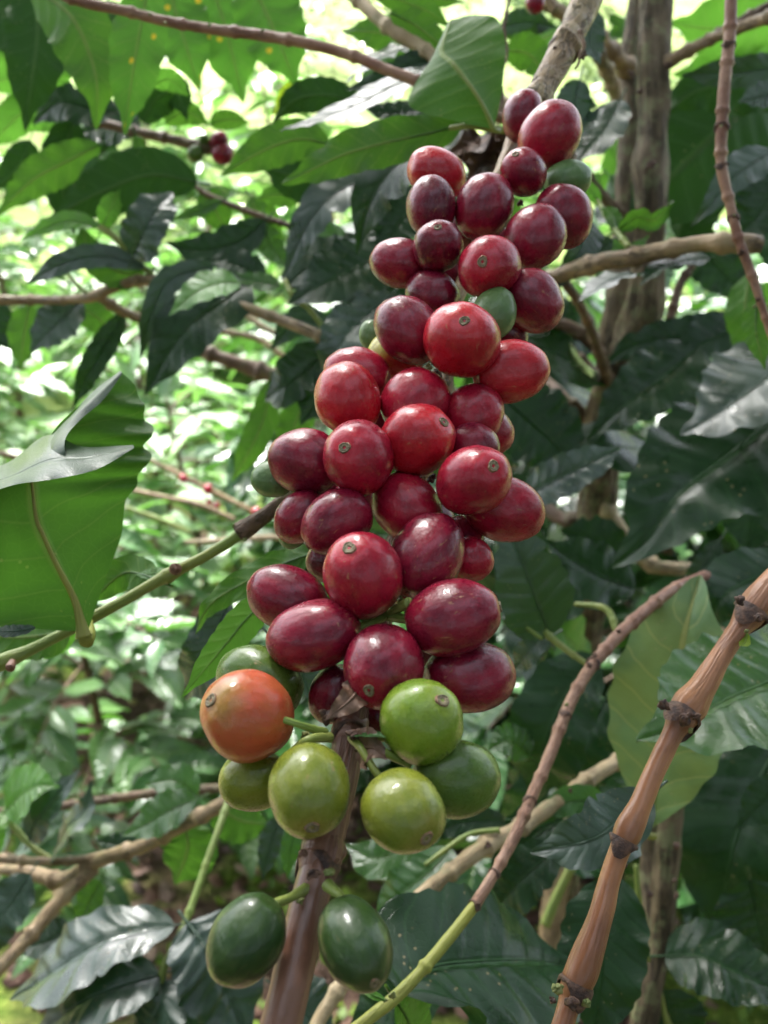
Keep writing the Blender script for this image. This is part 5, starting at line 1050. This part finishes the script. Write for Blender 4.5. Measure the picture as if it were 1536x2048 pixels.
# ================================================================ SHRUBS BEHIND
G = 'coffee shrubs of the plantation behind'
SH = [(-.62,1.75,0,.3,.85,FM,'nearest low shrub with glossy light leaves at the lower left'),
 (-.12,2.15,1,1.2,.85,FM,'low bright shrub behind the orange-red cherry'),
 (-1.15,2.3,2,2.0,1.0,FM,'bright shrub at the left edge below the big curled leaf'),
 (-.55,2.75,3,.8,.92,FB,'sunny shrub in the middle of the left side'),
 (-1.5,3.3,0,3.1,1.02,FB,'sunlit yellow-green shrub at the far left edge'),
 (-.2,3.5,1,4.0,.92,FB,'sunlit shrub whose top shows behind the arched branch'),
 (-.95,3.9,2,5.0,1.3,FB,'tall sunlit shrub between two others on the left'),
 (-2.3,4.6,3,1.0,1.15,FB,'farther shrub on the left half hidden by leaves'),
 (-1.4,5.2,1,2.2,1.1,FB,'farther shrub in the second row at left'),
 (-.4,5.0,0,.2,1.1,FB,'farther shrub in the second row behind the centre'),
 (.6,5.2,3,2.4,1.1,FB,'farther shrub glimpsed left of the trunk'),
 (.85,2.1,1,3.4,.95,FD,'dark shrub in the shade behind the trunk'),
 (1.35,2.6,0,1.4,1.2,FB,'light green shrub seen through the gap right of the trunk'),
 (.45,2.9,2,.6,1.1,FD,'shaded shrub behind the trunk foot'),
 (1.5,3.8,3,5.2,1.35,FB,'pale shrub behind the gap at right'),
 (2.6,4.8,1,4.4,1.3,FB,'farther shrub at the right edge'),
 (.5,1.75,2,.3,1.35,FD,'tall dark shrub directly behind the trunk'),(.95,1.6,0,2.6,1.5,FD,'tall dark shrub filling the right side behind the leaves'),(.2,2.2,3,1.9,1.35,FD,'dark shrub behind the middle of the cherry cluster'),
 (-2.4,6.0,1,.4,1.7,FB,'big bright shrub on the lower slope at far left'),(-1.3,6.4,2,1.4,1.8,FB,'big bright shrub on the slope above the arched branch'),(-.3,6.2,0,2.4,1.6,FB,'big bright shrub on the slope left of the upper cherries'),
 (.7,6.6,1,3.3,1.7,FB,'big bright shrub on the slope left of the trunk'),(1.8,6.4,3,.9,1.7,FB,'big bright shrub on the slope right of the trunk'),(-3.4,7.2,0,1.9,1.9,FB,'big bright shrub higher on the slope at the left edge'),
 (-2.0,7.8,3,2.9,1.8,FB,'bright shrub of the second slope row at left'),(-.8,8.0,1,5.1,1.8,FB,'bright shrub of the second slope row near the centre')]
for x, y, k, rz, sc, mt, lb in SH: shrub(x, y, k, rz, sc, lb, G, mt)
# hillside planting too far to count: rows of rounded shrubs made of leaf-sized faces
def far_rows():
    rnd = random.Random(21); V, F = [], []
    for row in range(22):
        y0 = 7.5 + row * 1.5 * (1 + row * .05)
        for c in range(-26, 27):
            x = c * 1.0 * (1 + row * .03) + rnd.uniform(-.3, .3); y = y0 + rnd.uniform(-.4, .4)
            if abs(x) > y * .55 + 1 or rnd.random() < .28: continue
            s_ = rnd.uniform(.35, .65); z = ground_z(x, y)
            nl = 300 if y < 16 else 90
            for _ in range(nl):
                d_ = Vector((rnd.gauss(0, 1), rnd.gauss(0, 1), rnd.gauss(0, 1))).normalized() * s_ * rnd.uniform(.6, 1.05); p = Vector((x, y, z + s_ * .9)) + d_
                L = rnd.uniform(.07, .13) * (1 if y < 15 else 1.6); t = Vector((rnd.uniform(-1, 1), rnd.uniform(-1, 1), rnd.uniform(-.7, .3))).normalized(); s = t.cross((Vector((0, 0, 1)) + d_ / s_ * .7).normalized()).normalized()
                o = len(V); V += [tuple(p), tuple(p + t * L * .5 + s * L * .22), tuple(p + t * L), tuple(p + t * L * .5 - s * L * .22)]; F.append((o, o + 1, o + 2, o + 3))
    n = NT('far_foliage'); ge = n.n('ShaderNodeNewGeometry'); c = n.mix(ge.outputs['Random Per Island'], (0.035, 0.08, 0.03), (0.12, 0.2, 0.06))
    o = mesh_obj('plantation_rows', V, F, n.done(n.bsdf(c, .4).outputs[0]), smooth=False); o['kind'] = 'stuff'; o['label'] = 'rows of dense green shrubs on the pale hillside far behind'; o['category'] = 'plantation'
far_rows()

# unseen leaf mass added behind and beside the camera, darkening reflections on the near fruit
def around():
    rnd = random.Random(99); V, F, UV = [], [], []
    spots = []
    for k in range(15):
        a = R(120 + k * 300 / 14 * .999 - 30) if False else R(165 + k * 210 / 14); rr = rnd.uniform(1.15, 1.6)
        spots.append((math.cos(a) * rr, math.sin(a) * rr - .15, rnd.uniform(.9, 1.25)))
    for x, y, sc in spots:
        (v, f, u) = crown_mesh(int(x * 1000) % 97, 3.0 * sc, .55, 64, .06, .16)[0]; o = len(V)
        V.extend((p[0] + x, p[1] + y, p[2] + ground_z(x, y)) for p in v); UV.extend(u); F.extend(tuple(q + o for q in g) for g in f)
    # added trunkless crown out of view overhead: keeps direct sun off the near branches
    for _ in range(3200):
        a = rnd.uniform(0, 6.28); r = math.sqrt(rnd.random()); z = rnd.uniform(-1, 1) * math.sqrt(max(0, 1 - r * r)) * .9
        p = Vector((-.8 + math.cos(a) * r * 2.0, 1.1 + math.sin(a) * r * 2.0, 4.7 + z))
        t = Vector((rnd.uniform(-1, 1), rnd.uniform(-1, 1), rnd.uniform(-.6, .2))).normalized(); s = t.cross(Vector((rnd.uniform(-.5, .5), rnd.uniform(-.5, .5), 1))).normalized(); L = rnd.uniform(.12, .22); o = len(V)
        V += [tuple(p), tuple(p + t * L * .45 + s * L * .25), tuple(p + t * L), tuple(p + t * L * .45 - s * L * .25)]; UV += [(.5, 0), (1, .4), (.5, 1), (0, .4)]; F.append((o, o + 1, o + 2, o + 3))
    o = mesh_obj('added_shade_foliage', V, F, FD, None, uvs=UV); o['kind'] = 'stuff'; o['label'] = 'dense dark foliage and high crown added out of view to shade the near branches'; o['category'] = 'foliage'
around()
